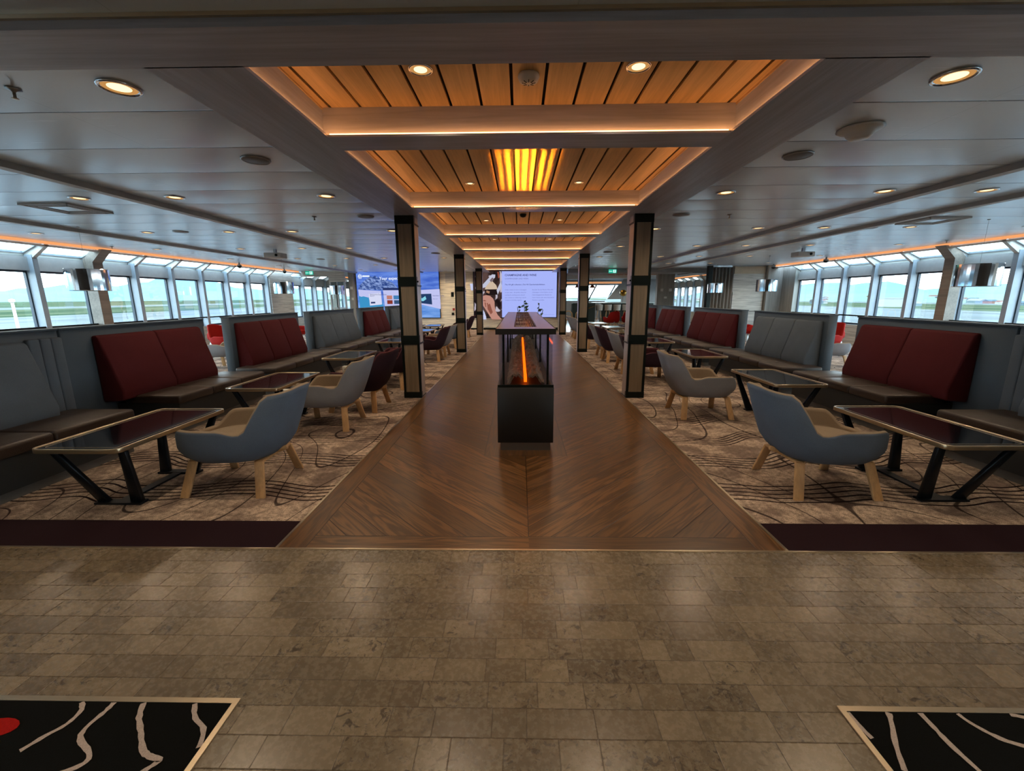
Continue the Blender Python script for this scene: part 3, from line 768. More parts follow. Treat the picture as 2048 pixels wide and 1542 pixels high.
for s in (-1, 1):
    m = MB(); nx, ny = 8, 110; P = []
    for j in range(ny+1):
        for i in range(nx+1):
            u = i/nx; x = s*(.028+.15*u); y = .08+(L-.5)*j/ny
            P.append((x+random.uniform(-.006, .006), y+random.uniform(-.012, .012), .655+.085*math.sin(PI*min(1, .18+u*.9))**.6+random.uniform(-.018, .018)))
    m.add(P, [(j*(nx+1)+i, j*(nx+1)+i+1, (j+1)*(nx+1)+i+1, (j+1)*(nx+1)+i) for j in range(ny) for i in range(nx)])
    b = m.build('coal_bed', M_coal, t); sm = b.modifiers.new('s', 'SOLIDIFY'); sm.thickness = .02
m = MB(); y = .1; random.seed(3)
while y < L-.5:
    d = random.uniform(.09, .2); m.box(-.014, .014, y, y+d, .66, .70+random.uniform(0, .01)); y += d+.022
m.build('burner_strip', M_fire, t)
MB().box(-.235, .235, .03, L-.03, .625, .64).build('burner_tray', M_box, t)
def fire_area(y, w, ln):
    ld = bpy.data.lights.new('fire_glow', 'AREA'); ld.energy = w; ld.color = (1, .3, .02); ld.shape = 'RECTANGLE'; ld.size = .012; ld.size_y = ln; ld.spread = math.radians(21)
    o = bpy.data.objects.new('fire_glow', ld); C.objects.link(o); o.parent = t; o.location = (0, y, .715); o.rotation_euler = (PI, 0, 0)
fire_area(.95, 15, 1.5)
# plant beyond the fireplace
t = thing('potted_plant', 'slender leafy green plant standing behind the far end of the fireplace', 'plant', (.1, 8.95, 0))
MB().lathe([(0, 0), (.16, 0), (.2, .75), (.18, .75), (.17, .7), (0, .7)]).build('pot', M_pot, t)
random.seed(11)
st = MB(); lf = MB()
for bx, top, n in ((-.06, 1.38, 9), (.25, 1.30, 6), (-.2, 1.26, 4), (.33, 1.2, 3)):
    st.tube([(bx*.3, 0, .7), (bx*.8, 0, .95), (bx, .02, top)], .006, 6)
    for k in range(n):
        z = .98+(top-.98)*k/max(1, n-1); a = random.uniform(0, 2*PI); l = random.uniform(.07, .11)
        c = Vector((bx*(.5+.5*(z-.7)/.6), 0, z)); d = Vector((math.cos(a), math.sin(a)*.6, random.uniform(-.2, .6))).normalized(); q = d.cross(Vector((0, 1, .3))).normalized()*l*.32
        P = [c, c+d*l*.35+q, c+d*l, c+d*l*.35-q, c+d*l*.4+Vector((0, .012, .012))]
        lf.add([tuple(v) for v in P], [(0, 1, 4), (1, 2, 4), (2, 3, 4), (3, 0, 4)])
st.build('stem', M_plantg, t); b = lf.build('leaves', M_plantg, t); sm = b.modifiers.new('s', 'SOLIDIFY'); sm.thickness = .002

# ------------------------------------------------------------------ ceiling fittings
def spot(parent, z=-.02, w=14., size=150, col=(1., .77, .52)):
    ld = bpy.data.lights.new('lamp_light', 'SPOT'); ld.energy = w*LAMP; ld.color = col; ld.spot_size = math.radians(size); ld.spot_blend = .8; ld.shadow_soft_size = .05
    o = bpy.data.objects.new('lamp_light', ld); C.objects.link(o); o.parent = parent; o.location = (0, 0, z)
    return o
def make_downlight(r=.088):
    t = thing('downlight', '', 'ceiling light', (0, 0, 0), 0, 'recessed ceiling downlights')
    MB().lathe([(r, 0), (r+.014, -.001), (r+.014, -.009), (r+.002, -.012), (r-.008, -.006), (r-.008, .0), (r, 0)], n=28).build('trim_ring', M_chrome, t)
    MB().lathe([(0, -.001), (r*.62, -.001), (r*.62, -.004), (0, -.004)], n=28).build('lens', M_lamp, t)
    MB().lathe([(r*.62, -.001), (r-.008, -.001), (r-.008, -.006), (r*.62, -.003), (r*.62, -.001)], n=28).build('reflector', M_refl, t)
    spot(t)
    return t
dl = make_downlight(); dfirst = True
def downlight(x, y, z, lab, scale=1.):
    global dfirst
    if dfirst: o = dl; o.location = (x, y, z); o['label'] = lab; dfirst = False
    else: o = dup(dl, (x, y, z), None, lab)
    if scale != 1.: o.scale = (scale,)*3
    return o
ROWY = [-2.5, .05, 2.6, 5.17, 7.75, 10.3, 12.9, 15.5, 18.0]
COLS = [(2.27, 'beside the beam'), (4.03, 'above the benches'), (5.15, 'just outside benches'), (6.6, 'halfway to windows'), (8.6, 'nearest the windows')]
for s in (-1, 1):
    for x, where in COLS:
        k = 0
        for y in ROWY:
            if x in (5.15, 6.6, 8.6) and y == 2.6: continue
            if x == 4.03 and y == 2.6: continue
            if y > 17 and s > 0: continue
            downlight(s*x, y, 2.6, 'recessed ceiling light, %s from camera in the %s row %s' % (ORD[k], SIDE[s], where)); k += 1
k = 0
for y in [2.78]+[5.3+2.42*i for i in range(6)]:
    for s in (-1, 1): downlight(s*.63, y, 2.75, 'small recessed light in the %s wooden ceiling bay, %s one' % (ORD[k], SIDE[s]), .55 if y > 3 else .7)
    k += 1
sk = MB(); sk.lathe([(0, 0), (.105, 0), (.108, -.008), (.10, -.012), (0, -.012)], n=28)
t = thing('ceiling_speaker', '', 'speaker', (0, 0, 0), 0, 'flush ceiling speakers')
sk.build('grille', mat('speaker_grille', '#7c8083', .5, .3), t)
MB().lathe([(.102, 0), (.115, 0), (.115, -.010), (.106, -.014), (.102, -.01)], n=28).build('trim_ring', M_steel, t)
SP = [(-2.28, 3.86), (2.26, 3.89), (-2.26, 6.42), (2.25, 6.47), (-5.95, 7.68), (5.95, 7.8), (-2.26, 11.6), (2.25, 11.6), (-6.0, 13.1), (6.0, 13.1)]
for i, (x, y) in enumerate(SP):
    lab = 'flush round ceiling speaker, %s from the entrance on the %s' % (ORD[i//2], SIDE[1 if x > 0 else -1])
    if i == 0: t.location = (x, y, 2.6); t['label'] = lab
    else: dup(t, (x, y, 2.6), None, lab)
spk = thing('sprinkler', '', 'sprinkler', (0, 0, 0), 0, 'ceiling sprinklers')
MB().lathe([(0, 0), (.032, 0), (.036, -.006), (.014, -.012), (.008, -.02), (0, -.02)], n=16).build('rosette', M_steel, spk)
MB().lathe([(0, -.02), (.007, -.02), (.007, -.045), (.016, -.05), (.016, -.053), (0, -.053)], n=12).build('nozzle', M_brass, spk)
SK = [(-2.87, 2.6), (2.95, 6.5), (-3.0, 6.41), (-9.1, 9.7), (9.0, 9.6), (2.95, 11.8), (-3.0, 11.8)]
for i, (x, y) in enumerate(SK):
    lab = ['sprinkler head at the top left corner by the cross beam', 'sprinkler head above the right aisle near the first pillar', 'sprinkler head above the left aisle near the first pillar',
           'sprinkler head close to the left window cove', 'sprinkler head close to the right window cove', 'sprinkler head above the right aisle near the second pillar', 'sprinkler head above the left aisle near the second pillar'][i]
    if i == 0: spk.location = (x, y, 2.6); spk['label'] = lab
    else: dup(spk, (x, y, 2.6), None, lab)
o = MB().lathe([(0, 0), (.135, 0), (.14, -.008), (.125, -.018), (.09, -.03), (.075, -.055), (.055, -.07), (0, -.072)], (0, 0, 0), 32).build('wifi_dome', M_white); o.location = (2.33, 3.32, 2.6)
tag(o, 'white domed wireless unit on the right ceiling near the big downlight', 'ceiling dome')
t = thing('smoke_detector', 'round white slotted detector on the nearest wooden ceiling bay', 'smoke detector', (.0, 2.86, 2.75))
MB().lathe([(0, 0), (.062, 0), (.066, -.012), (.055, -.035), (.03, -.045), (0, -.046)], n=28).build('housing', M_white, t)
m = MB()
for k in range(8): a = 2*PI*k/8; m.bar((.018*math.cos(a), .018*math.sin(a), -.0465), (.04*math.cos(a), .04*math.sin(a), -.042), .004, .004)
m.build('slots', M_iron, t)
o = MB().lathe([(0, 0), (.055, 0), (.055, -.015), (.04, -.04), (0, -.052)], n=24).build('camera_dome', M_iron); o.location = (.0, 7.2, 2.75); tag(o, 'small dark dome camera on the third wooden ceiling bay', 'camera')
for i, (x, y) in enumerate(((-9.25, 14.3), (-9.4, 17.3), (9.2, 13.5), (9.25, 16.3))):
    t = thing('security_camera', 'black dome camera on the %s window cove, %s one' % (SIDE[1 if x > 0 else -1], ('nearer', 'farther')[i % 2]), 'camera', (x, y, 2.6), 0, 'dome cameras by the coves')
    MB().lathe([(0, 0), (.02, 0), (.02, -.05), (.06, -.06), (.07, -.1), (0, -.1)], n=18).build('mount', M_steel, t)
    MB().lathe([(0, -.1), (.07, -.1), (.06, -.14), (.03, -.165), (0, -.17)], n=18).build('dome', M_iron, t)
for x, y, r, lab in ((-5.85, 5.7, 0., 'slotted square air diffuser on the left ceiling'), (6.35, 7.1, 0., 'slotted square air diffuser on the right ceiling')):
    t = thing('air_diffuser', lab, 'vent', (x, y, 2.6), r, 'square ceiling diffusers')
    m = MB(); q = .3
    for k, q in enumerate((.30, .24, .18)):
        for a in range(4):
            p = [(-q, -q), (q, -q), (q, q), (-q, q)]; A = p[a]; B = p[(a+1) % 4]; m.bar((A[0], A[1], -.012), (B[0], B[1], -.012), .022, .02)
    m.build('slot_frame', M_ridge, t)
    MB().box(-.14, .14, -.14, .14, -.014, -.002).build('centre_plate', M_ceil, t)
for x, y, lab in ((6.9, 11.0, 'grey projector box hung under the right ceiling'), (-5.9, 10.5, 'grey projector box hung under the left ceiling')):
    t = thing('projector', lab, 'projector', (x, y, 2.6), 0, 'ceiling projectors')
    MB().box(-.2, .2, -.15, .15, -.2, -.09).build('body', M_blind, t, bevel=.01)
    MB().box(-.03, .03, -.03, .03, -.09, 0).box(-.12, .12, -.02, .02, -.1, -.088).build('bracket', M_steel, t)
    MB().lathe([(0, 0), (.03, 0), (.03, .02), (0, .02)], n=14).build('lens', M_iron, t, loc=(.1, -.15, -.145)).rotation_euler = (PI/2, 0, 0)
# exit signs
def exit_sign(x, y, z, lab):
    t = thing('exit_sign', lab, 'exit sign', (x, y, z), 0, 'green exit signs')
    MB().box(-.16, .16, -.015, .015, 0, .15).build('panel', emis('exit_green', '#2fb89a', .9), t)
    m = MB(); e = -.017
    m.box(.02, .13, e, e+.001, .02, .13); m.box(-.13, -.02, e, e+.001, .065, .085)
    m.add([(-.13, e, .045), (-.13, e, .105), (-.15, e, .075)], [(0, 1, 2)])
    m.build('symbol', emis('exit_white', '#c8fff0', 1.3), t)
    m = MB(); e = -.019; m.lathe([(0, 0), (.012, 0), (.012, .001), (0, .001)], (0, 0, 0), 10); m.v = [(.08+a, e-c, .115+b) for a, b, c in m.v]
    m.bar((.08, e, .10), (.07, e, .06), .02, .001, up=(0, 1, 0)); m.bar((.07, e, .06), (.045, e, .03), .01, .001, up=(0, 1, 0)); m.bar((.075, e, .06), (.10, e, .035), .01, .001, up=(0, 1, 0)); m.bar((.05, e, .09), (.11, e, .085), .008, .001, up=(0, 1, 0))
    m.build('running_figure', emis('exit_dark', '#1f8a72', .8), t)
    MB().box(-.01, .01, -.008, .008, .15, .24).build('hanger', M_steel, t)
exit_sign(3.72, 17.9, 2.40, 'green exit sign hanging before the bar doorway on the right')
exit_sign(-8.7, 17.9, 2.40, 'green exit sign hanging before the left doorway header')

# ------------------------------------------------------------------ mirrored drum lamps
def drum_lamp(x, y, lab, proto=[None]):
    if proto[0]: return dup(proto[0], (x, y, 1.59), None, lab)
    t = thing('drum_pendant', lab, 'pendant lamp', (x, y, 1.59), 0, 'mirrored drum pendants by the windows'); proto[0] = t
    n = 40; m = MB(); P = []
    for z, r in ((0, .272), (.005, .275), (.34, .275), (.345, .272), (.345, .265), (0, .265)):
        for i in range(n): a = 2*PI*i/n; P.append((r*math.cos(a), r*math.sin(a), z))
    m.add(P, [(j*n+i, j*n+(i+1) % n, (j+1)*n+(i+1) % n, (j+1)*n+i) for j in range(5) for i in range(n)]+[(5*n+i, 5*n+(i+1) % n, (i+1) % n, i) for i in range(n)])
    m.build('shade', M_chrome, t)
    MB().lathe([(0, .16), (.25, .16), (.25, .17), (0, .17)], n=30).build('diffuser', mat('lamp_diffuser', '#d8cdb8', .6), t)
    MB().tube([(0, 0, .17), (0, 0, 1.0)], .0015, 6).tube([(-.264, 0, .33), (.264, 0, .33)], .005, 6).build('rod', M_steel, t)
    MB().lathe([(0, 1.01), (.02, 1.01), (.02, 1.0), (0, 1.0)], n=18).build('canopy', M_steel, t)
    spot(t, .02, 5., 120)
    return t
for s in (-1, 1):
    for k, y in enumerate((7.13, 13.1, 16.9)):
        if s > 0: y -= (.05, .15, .6)[k]
        drum_lamp(s*7.2, y, 'mirrored drum pendant lamp by the %s windows, %s from the entrance' % (SIDE[s], ORD[k]))

# ------------------------------------------------------------------ screens
def poly(mb, pts, e, mi=0): mb.add([(x, e, z) for x, z in pts], [list(range(len(pts)))], mi)
def text(s, x, z, size, m, parent, e, name='lettering', align='LEFT', bold=0.):
    cu = bpy.data.curves.new(name, 'FONT'); cu.body = s; cu.size = size; cu.align_x = align; cu.offset = bold
    o = bpy.data.objects.new('tmp', cu); C.objects.link(o); bpy.context.view_layer.update()
    me = bpy.data.meshes.new_from_object(o.evaluated_get(bpy.context.evaluated_depsgraph_get())); C.objects.unlink(o); bpy.data.objects.remove(o)
    me.materials.clear(); me.materials.append(m); q = bpy.data.objects.new(name, me); C.objects.link(q)
    q.parent = parent; q.location = (x, e, z); q.rotation_euler = (PI/2, 0, 0); return q
def emf(name, fn, st=1.):
    st *= SCR
    m = bpy.data.materials.new(name); m.use_nodes = True; nt = m.node_tree; nt.nodes.clear()
    e = nt.nodes.new('ShaderNodeEmission'); o = nt.nodes.new('ShaderNodeOutputMaterial'); g = G(nt)
    g.lk(e.inputs[0], fn(g)); e.inputs[1].default_value = st; nt.links.new(e.outputs[0], o.inputs[0]); return m
Y0 = 19.74
t = thing('wall_screen', 'large wall screen advertising champagne and wine on the back wall', 'screen', (0, 0, 0), 0, 'wall screens')
MB().box(-2.16, 1.65, Y0, 19.8, .53, 2.64).build('bezel', M_iron, t)
e = Y0-.004
m = MB(); m.box(-.86, 1.62, e, Y0, .56, 2.61); m.build('text_page', emis('screen_page', '#a9b6fb', .98), t)
E_ = lambda c, k=.9: emis('scr_'+c, '#'+c, k)
def blurred(g):
    x, y, z = g.pos(); n = g.noise(g.xyz(x*2.2, 0., z*1.3), 1., 2.); b = g.step(g.noise(g.xyz(x*5., 3., z*4.), 1., 0.), .62, .72)
    return g.mix(b*.8, g.mix(g.step(n, .35, .65), srgb('#1d1416'), srgb('#5a4440')), srgb('#cfc6d4'))
m = MB(); m.box(-2.13, -.86, e, Y0, .56, 2.61); m.build('photo', emf('photo_backdrop', blurred), t)
hand = MB(); z = lambda v: 2.63-(v-225)/8.67/43.3*1.0    # crop rows to metres
X_ = lambda u: -.86+(u-520)/9.64/41.6
Z_ = lambda v: 2.61-(v-220)/9.64/42.2
def cp(L): return [(X_(u), Z_(v)) for u, v in L]
poly(hand, cp([(150, 720), (170, 660), (240, 645), (310, 665), (360, 710), (385, 770), (385, 850), (400, 930), (440, 1010), (512, 1090), (330, 1090), (250, 960), (200, 880), (165, 830), (145, 770)]), e-.002, 0)
poly(hand, cp([(300, 800), (330, 900), (350, 960), (312, 1000), (255, 900), (250, 830)]), e-.003, 1)
for q in ([(200, 780), (215, 860), (232, 868), (222, 780)], [(240, 790), (262, 880), (276, 880), (262, 790)], [(170, 745), (200, 760), (240, 756), (200, 735)]): poly(hand, cp(q), e-.003, 1)
hand.build('pictured_hand', [E_('c89182'), E_('93594a')], t)
gl = MB()
poly(gl, cp([(345, 275), (405, 280), (400, 330), (300, 420), (230, 505), (160, 520), (165, 465)]), e-.002, 0)
poly(gl, cp([(300, 380), (350, 330), (372, 345), (330, 420)]), e-.003, 1)
poly(gl, cp([(225, 500), (330, 380), (420, 470), (440, 540), (210, 545)]), e-.0025, 2)
poly(gl, cp([(205, 545), (450, 545), (430, 640), (240, 650)]), e-.0025, 3)
poly(gl, cp([(510, 385), (518, 470), (445, 640), (425, 560)]), e-.003, 0)
poly(gl, cp([(240, 560), (300, 580), (290, 620), (235, 600)]), e-.003, 4)
poly(gl, cp([(440, 230), (465, 230), (480, 330), (455, 350)]), e-.003, 5)
gl.build('pictured_glass', [E_('c9cbe0'), E_('7d6a70'), E_('d8c0a8'), E_('22191a'), E_('b08468'), E_('a0503e')], t)
pl = MB(); poly(pl, cp([(135, 905), (165, 900), (200, 960), (225, 1040), (230, 1092), (135, 1092)]), e-.003, 0); poly(pl, cp([(-5, 440), (-5, 560), (-40, 560), (-60, 440)]), e-.003, 0); pl.build('pictured_plate', E_('cfd4f4'), t)
dk = E_('4a4c86'); e2 = e-.004
text('CHAMPAGNE AND WINE', X_(575), Z_(308), .125, dk, t, e2, bold=.0025)
text('CHAMPAGNER UND WEIN', X_(575), Z_(366), .088, E_('6c70ae'), t, e2)
m = MB(); m.box(X_(575), X_(1010), e2, e, Z_(397), Z_(395)); m.box(X_(580), X_(1480), e2, e, Z_(1008), Z_(1004)); m.build('rule', E_('8a90cc'), t)
text('The HX gift collection | Die HX Geschenkekollektion', X_(575), Z_(470), .083, dk, t, e2, bold=.001)
for k, (a, b) in enumerate((('Order a bottle of wine or champagne', 'Bestellen Sie eine Flasche Wein oder'), ('to your cabin - the perfect choice for', 'Champagner in Ihre Kabine, um ein'),
                            ('toasting the exciting events aboard', 'Geburtstagsgeschenk, Bereich wo'), ('your vacation or celebrating a special', 'Feiern Genuss oder einen besonderen'), ('occasion or birthday together.', 'Moment zu genießen.'))):
    text(a, X_(575), Z_(562+k*46.5), .064, E_('6a6eae'), t, e2); text(b, X_(1072), Z_(562+k*46.5), .064, E_('6a6eae'), t, e2)

t = thing('wall_screen', 'large blue wall screen reading Your expedition on the left back wall', 'screen', (0, 0, 0), 0, 'wall screens')
MB().box(-7.5, -3.68, Y0, 19.8, .53, 2.65).build('bezel', M_iron, t)
def sea(g):
    x, y, z = g.pos(); n = g.noise(g.xyz(x*.8, 0., z*5.), 1., 4., .6)
    a = g.mix(g.step(n, .3, .7), srgb('#3f63c8'), srgb('#6f94ea')); b = g.mix(g.step(n, .3, .7), srgb('#4f86d8'), srgb('#8ab4f4'))
    return g.mix(g.step(z, 1.1, 1.6), b, a)
MB().box(-7.47, -3.71, e, Y0, .56, 2.62).build('blue_backdrop', emf('sea_backdrop', sea, .95), t)
A = lambda u: -7.46+(u-95)/(1310-95)*3.77     # crop columns (zoom 7.31) to metres
B = lambda v: 2.63-(v-172)/(838-172)*2.07
cq = lambda L: [(A(u), B(v)) for u, v in L]
def rocks(g):
    x, y, z = g.pos(); n = g.noise(g.xyz(x*5.+z*4., 0., z*7.), 1., 5., .7)
    return g.mix(g.step(n, .42, .62), srgb('#2c4688'), srgb('#8fa8e0'))
m = MB(); poly(m, cq([(110, 430), (135, 370), (200, 310), (265, 262), (300, 240), (335, 250), (370, 232), (430, 268), (520, 290), (620, 330), (690, 400), (690, 440)]), e-.002); m.build('pictured_mountain', emf('mountain_rock', rocks), t)
m = MB(); poly(m, cq([(110, 430), (445, 450), (445, 560), (470, 690), (120, 700)]), e-.003, 1); poly(m, cq([(110, 430), (445, 450), (450, 640), (115, 520)]), e-.0032, 0)
poly(m, cq([(475, 440), (990, 440), (1310, 425), (1318, 715), (1000, 640), (990, 690), (490, 690)]), e-.003, 0)
poly(m, cq([(120, 540), (180, 525), (260, 545), (265, 700), (125, 700)]), e-.0036, 1)
poly(m, cq([(475, 405), (1000, 405), (1000, 440), (478, 440)]), e-.0036, 2)
poly(m, cq([(262, 492), (440, 480), (445, 645), (268, 660)]), e-.004, 3); poly(m, cq([(285, 607), (350, 605), (350, 628), (285, 630)]), e-.0045, 2)
for (u, v, w, h, c) in ((525, 515, 80, 55, 4), (625, 515, 84, 55, 5), (528, 583, 80, 55, 6), (630, 583, 80, 55, 7)): poly(m, cq([(u, v), (u+w, v), (u+w, v+h), (u, v+h)]), e-.0045, c)
poly(m, cq([(1000, 497), (1185, 492), (1192, 648), (1005, 625)]), e-.0045, 8)
poly(m, cq([(1010, 520), (1045, 560), (1095, 525), (1110, 570), (1060, 600), (1020, 590)]), e-.005, 9)
m.build('pictured_pages', [E_('c9cdfb'), E_('3f9ad0'), E_('2c3a6c'), E_('e0e4ff'), E_('c88478'), E_('4a86c0'), E_('8e3c30'), E_('3c5a80'), E_('27406a'), E_('8adcf0')], t)
wt = E_('e8f0ff', 1.1)
text('Your expedition', A(432), B(290), .18, wt, t, e-.006, bold=.003)
m = MB(); ee = e-.006
for k, (a, b) in enumerate(((0, 205), (-.05, 215), (.05, 215))): m.box(A(150)+a-.012, A(150)+a+.012, ee, ee+.001, B(275-abs(k-1)*0+0), B(b))
m.box(A(185), A(290), ee, ee+.001, B(248), B(228))
for s_ in (-1, 1): m.bar((A(150)+s_*.05, ee, B(215)), (A(150)+s_*.09, ee, B(255)), .015, .001, up=(0, 1, 0))
m.build('logo', wt, t)
text('Welcome Expedition', A(278), B(510), .09, dk, t, e-.006); text('Board', A(278), B(528), .08, dk, t, e-.006)
text('Northern Lights', A(1203), B(528), .08, dk, t, e-.006); text('Read more', A(1205), B(572), .05, dk, t, e-.006)
for nm, x, z_, w_, en, c_ in (('screen_light', -5.6, 1.6, 3.7, 28, (.45, .6, 1.)), ('screen_light', .4, 1.6, 2.4, 22, (.55, .62, 1.))):
    pass
# small fittings on the back wall
def wallbox(name, cat, x, z, w, h, m, lab, y=19.8, d=.03):
    o = MB().box(x-w/2, x+w/2, y-d, y, z-h/2, z+h/2).build(name, m); tag(o, lab, cat)
wallbox('wall_panel', 'panel', -2.95, 2.32, .95, .42, M_wallg, 'flush rectangular access panel high on the wall between the screens', d=.012)
wallbox('thermostat', 'control', -3.12, 1.60, .12, .2, M_iron, 'small dark control box on the wall left of the second pillar')
wallbox('fire_alarm_button', 'alarm', -3.08, .93, .1, .1, mat('alarm_red', '#a03228', .5), 'small red alarm button on the back wall between the screens')
wallbox('wall_sign', 'sign', -3.12, .72, .12, .12, M_iron, 'small dark notice plate below the red alarm button')
wallbox('wall_socket', 'socket', -1.55, .15, .18, .08, M_white, 'double white socket low on the back wall under the screen')
wallbox('wall_socket', 'socket', -2.4, .15, .12, .08, M_white, 'single white socket low on the back wall left of the screen')
wallbox('light_switch', 'switch', -7.66, 1.9, .1, .12, M_white, 'upper white switch plate left of the blue screen', 19.6)
wallbox('light_switch', 'switch', -7.64, 1.42, .08, .1, M_white, 'lower white switch plate left of the blue screen', 19.6)
wallbox('light_switch', 'switch', 6.3, 1.75, .12, .12, M_white, 'upper left white plate on the grey post by the bar', 19.6)
wallbox('light_switch', 'switch', 6.68, 1.75, .12, .12, M_white, 'upper right white plate on the grey post by the bar', 19.6)
wallbox('light_switch', 'switch', 6.48, 1.42, .12, .09, M_white, 'lower white plate on the grey post by the bar', 19.6)

# ------------------------------------------------------------------ bar area far right
struct('wall_front', MB().box(-10.3, 2.4, 28, 28.2, 0, 2.7).box(2.4, 10.3, 30.5, 30.7, 0, 1.2).box(2.4, 10.3, 30.5, 30.7, 2.25, 2.7).box(2.4, 2.6, 28, 30.6, 0, 2.7), M_greywall)
m = MB(); 
struct('wall_sloping', MB().hexa([(5.75, 29.5, 1.15), (9.9, 29.5, 1.15), (9.9, 29.7, 1.15), (5.75, 29.7, 1.15)], [(6.95, 29.5, 2.65), (9.9, 29.5, 2.65), (9.9, 29.7, 2.65), (6.95, 29.7, 2.65)]).box(5.75, 9.9, 29.5, 29.7, 0, 1.15), M_greywall)
w = bpy.data.objects.new('window_99', None); C.objects.link(w); w['kind'] = 'structure'
m = MB()
for x in (2.7, 4.75, 6.05): m.bar((x, 30.55, 1.2), (x+.55, 30.55, 2.25), .09, .08, up=(0, 1, 0))
m.build('window_frame', M_framed, w); MB().box(2.5, 6.9, 30.6, 30.605, 1.2, 2.25).build('pane', M_glass, w)
o = MB().box(3.0, 4.3, 25, 25.6, 0, 1.12).build('bar_cabinet', M_bargreen); tag(o, 'dark green bar cabinet seen left of the second right pillar', 'cabinet')
MB().bar((3.3, 24.98, .62), (4.3, 24.98, .95), .03, .02, up=(0, 1, 0)).build('brass_rail', M_gold, o)
t = thing('bar_counter', 'long bar counter with pale stone top in front of the stools', 'bar counter', (0, 0, 0))
MB().box(4.9, 8.0, 26.2, 27.0, 0, 1.08).build('base', M_bargreen, t); MB().box(4.4, 8.05, 26.0, 27.05, 1.08, 1.14).build('counter_top', M_counter, t)
st = thing('bar_stool', '', 'bar stool', (0, 0, 0), 0, 'bar stools')
m = MB(); n = 12; P = []
for k in range(7):
    zz = .70+.32*k/6
    for i in range(n): a = -1.25+2.5*i/(n-1); r = .2+.03*k/6; P.append((r*math.sin(a), -r*math.cos(a)*.9, zz))
m.add(P, [(k*n+i, k*n+i+1, (k+1)*n+i+1, (k+1)*n+i) for k in range(6) for i in range(n-1)], 0, True)
b = m.build('backrest', M_stool, st); sm = b.modifiers.new('s', 'SOLIDIFY'); sm.thickness = .02
MB().lathe([(0, .68), (.19, .68), (.2, .71), (.18, .74), (0, .74)], n=20).build('seat', M_stool, st)
for a in range(4): q = PI/4+a*PI/2; m = MB(); m.tube([(.1*math.cos(q), .1*math.sin(q), .69), (.22*math.cos(q), .22*math.sin(q), 0)], .012, 6); m.build('leg', M_leg, st)
m = MB(); m.tube([(.17*math.cos(a*PI/8), .17*math.sin(a*PI/8), .28) for a in range(17)], .008, 6); m.build('foot_ring', M_steel, st)
for i, x in enumerate((4.62, 5.14, 5.66, 6.18, 6.7, 7.22)):
    lab = 'pale high bar stool, %s from the left along the bar counter' % ORD[i]
    if i == 0: st.location = (x, 25.5, 0); st['label'] = lab
    else: dup(st, (x, 25.5, 0), None, lab)
t = thing('globe_lamp', 'gold globe lamp on the bar counter', 'lamp', (6.2, 26.4, 1.14))
MB().lathe([(0, 0), (.07, 0), (.05, .02), (.015, .04), (.012, .4), (0, .4)], n=16).build('base', M_chrome, t)
MB().lathe([(.2*math.sin(PI*k/12), .55-.2*math.cos(PI*k/12)) for k in range(13)], n=20).build('globe', M_gold, t)
o = MB().box(5.2, 6.1, 26.5, 26.62, 1.16, 1.32).build('bar_display', emis('bar_disp', '#c8f4ff', 1.), None); tag(o, 'bright white display strip standing on the bar counter', 'display')
for i, (x, z_) in enumerate(((3.35, 2.0), (3.75, 2.02), (4.2, 1.98))):
    t = thing('copper_pendant', 'copper cone pendant over the bar cabinet, %s from the left' % ORD[i], 'pendant lamp', (x, 25.6, z_), 0, 'copper pendants')
    MB().lathe([(.19, 0), (.2, .01), (.06, .16), (.03, .2), (0, .2)], n=20).build('shade', M_copper, t); MB().tube([(0, 0, .2), (0, 0, 2.62-z_)], .006, 6).build('cord', M_iron, t)
for i, x in enumerate((-6.8, -5.1, -3.3, -2.5)): downlight(x, 19.1, 2.6, 'added wall washer light brightening the back wall, %s from the left' % ORD[i])  # invented washers, put in to brighten the dim back wall
for i, x in enumerate((-.9, .0, .9)): downlight(x, 19.2, 2.75, 'small wall washer light above the champagne screen, %s from the left' % ORD[i], .6)
k = 0
for y in (21, 23.5, 26.2, 28.6):
    for x in (3.4, 5.6, 7.8): downlight(x, y, 2.62, 'added ceiling light brightening the bar, row %s, %s' % (ORD[k//3], ('left', 'middle', 'right')[k % 3])); k += 1  # downlights added because the bar area came out too dark
for i in range(6):
    x = 4.25+i*.42
    b = struct('ceiling_bar_beam', MB().box(x, x+.34, 21.5, 21.56, 2.5, 2.62), mat('bar_beam', '#b57a48', .5))
struct('ceiling_bar_panel', MB().box(2.2, 6.9, 21.45, 21.5, 2.575, 2.62).box(2.2, 6.5, 28.2, 28.3, 2.3, 2.42), emis('bar_cove', '#e0a070', .8))
m = MB()
for k in range(6): m.bar((2.4, 23+k*.9, 2.55), (6.8, 22.2+k*.9, 2.6), .05, .03)
struct('ceiling_bar_slats', m, M_rafter)

# ------------------------------------------------------------------ outside
GZ = -13.
m = MB(); m.add([(-9000, -9000, GZ), (9000, -9000, GZ), (9000, 9000, GZ), (-9000, 9000, GZ)], [(0, 1, 2, 3)])
struct('ground', m, mat('shore_and_flats', '#dfe0dd', .9, fn=water_fn, spec=0.))
M_hill = mat('haze_tinted_hill', '#5a6c72', .95, fn=hill_fn, spec=0.)  # haze of distance is painted into the bluish base colour
random.seed(21)
def ridge(s, dist, hs, name, m_):
    n = len(hs); P = []; F = []
    for i, h in enumerate(hs):
        y = -3000+12000*i/(n-1)
        for k in range(6):
            f = k/5; P.append((s*(dist-.0+f*1400), y, GZ+h*math.sin(f*PI/2)**1.3*(1+.03*math.sin(i*1.7+k))))
    for i in range(n-1):
        for k in range(5): a = i*6+k; F.append((a, a+1, a+7, a+6))
    mb = MB(); mb.add(P, F, 0, True); struct(name, mb, m_)
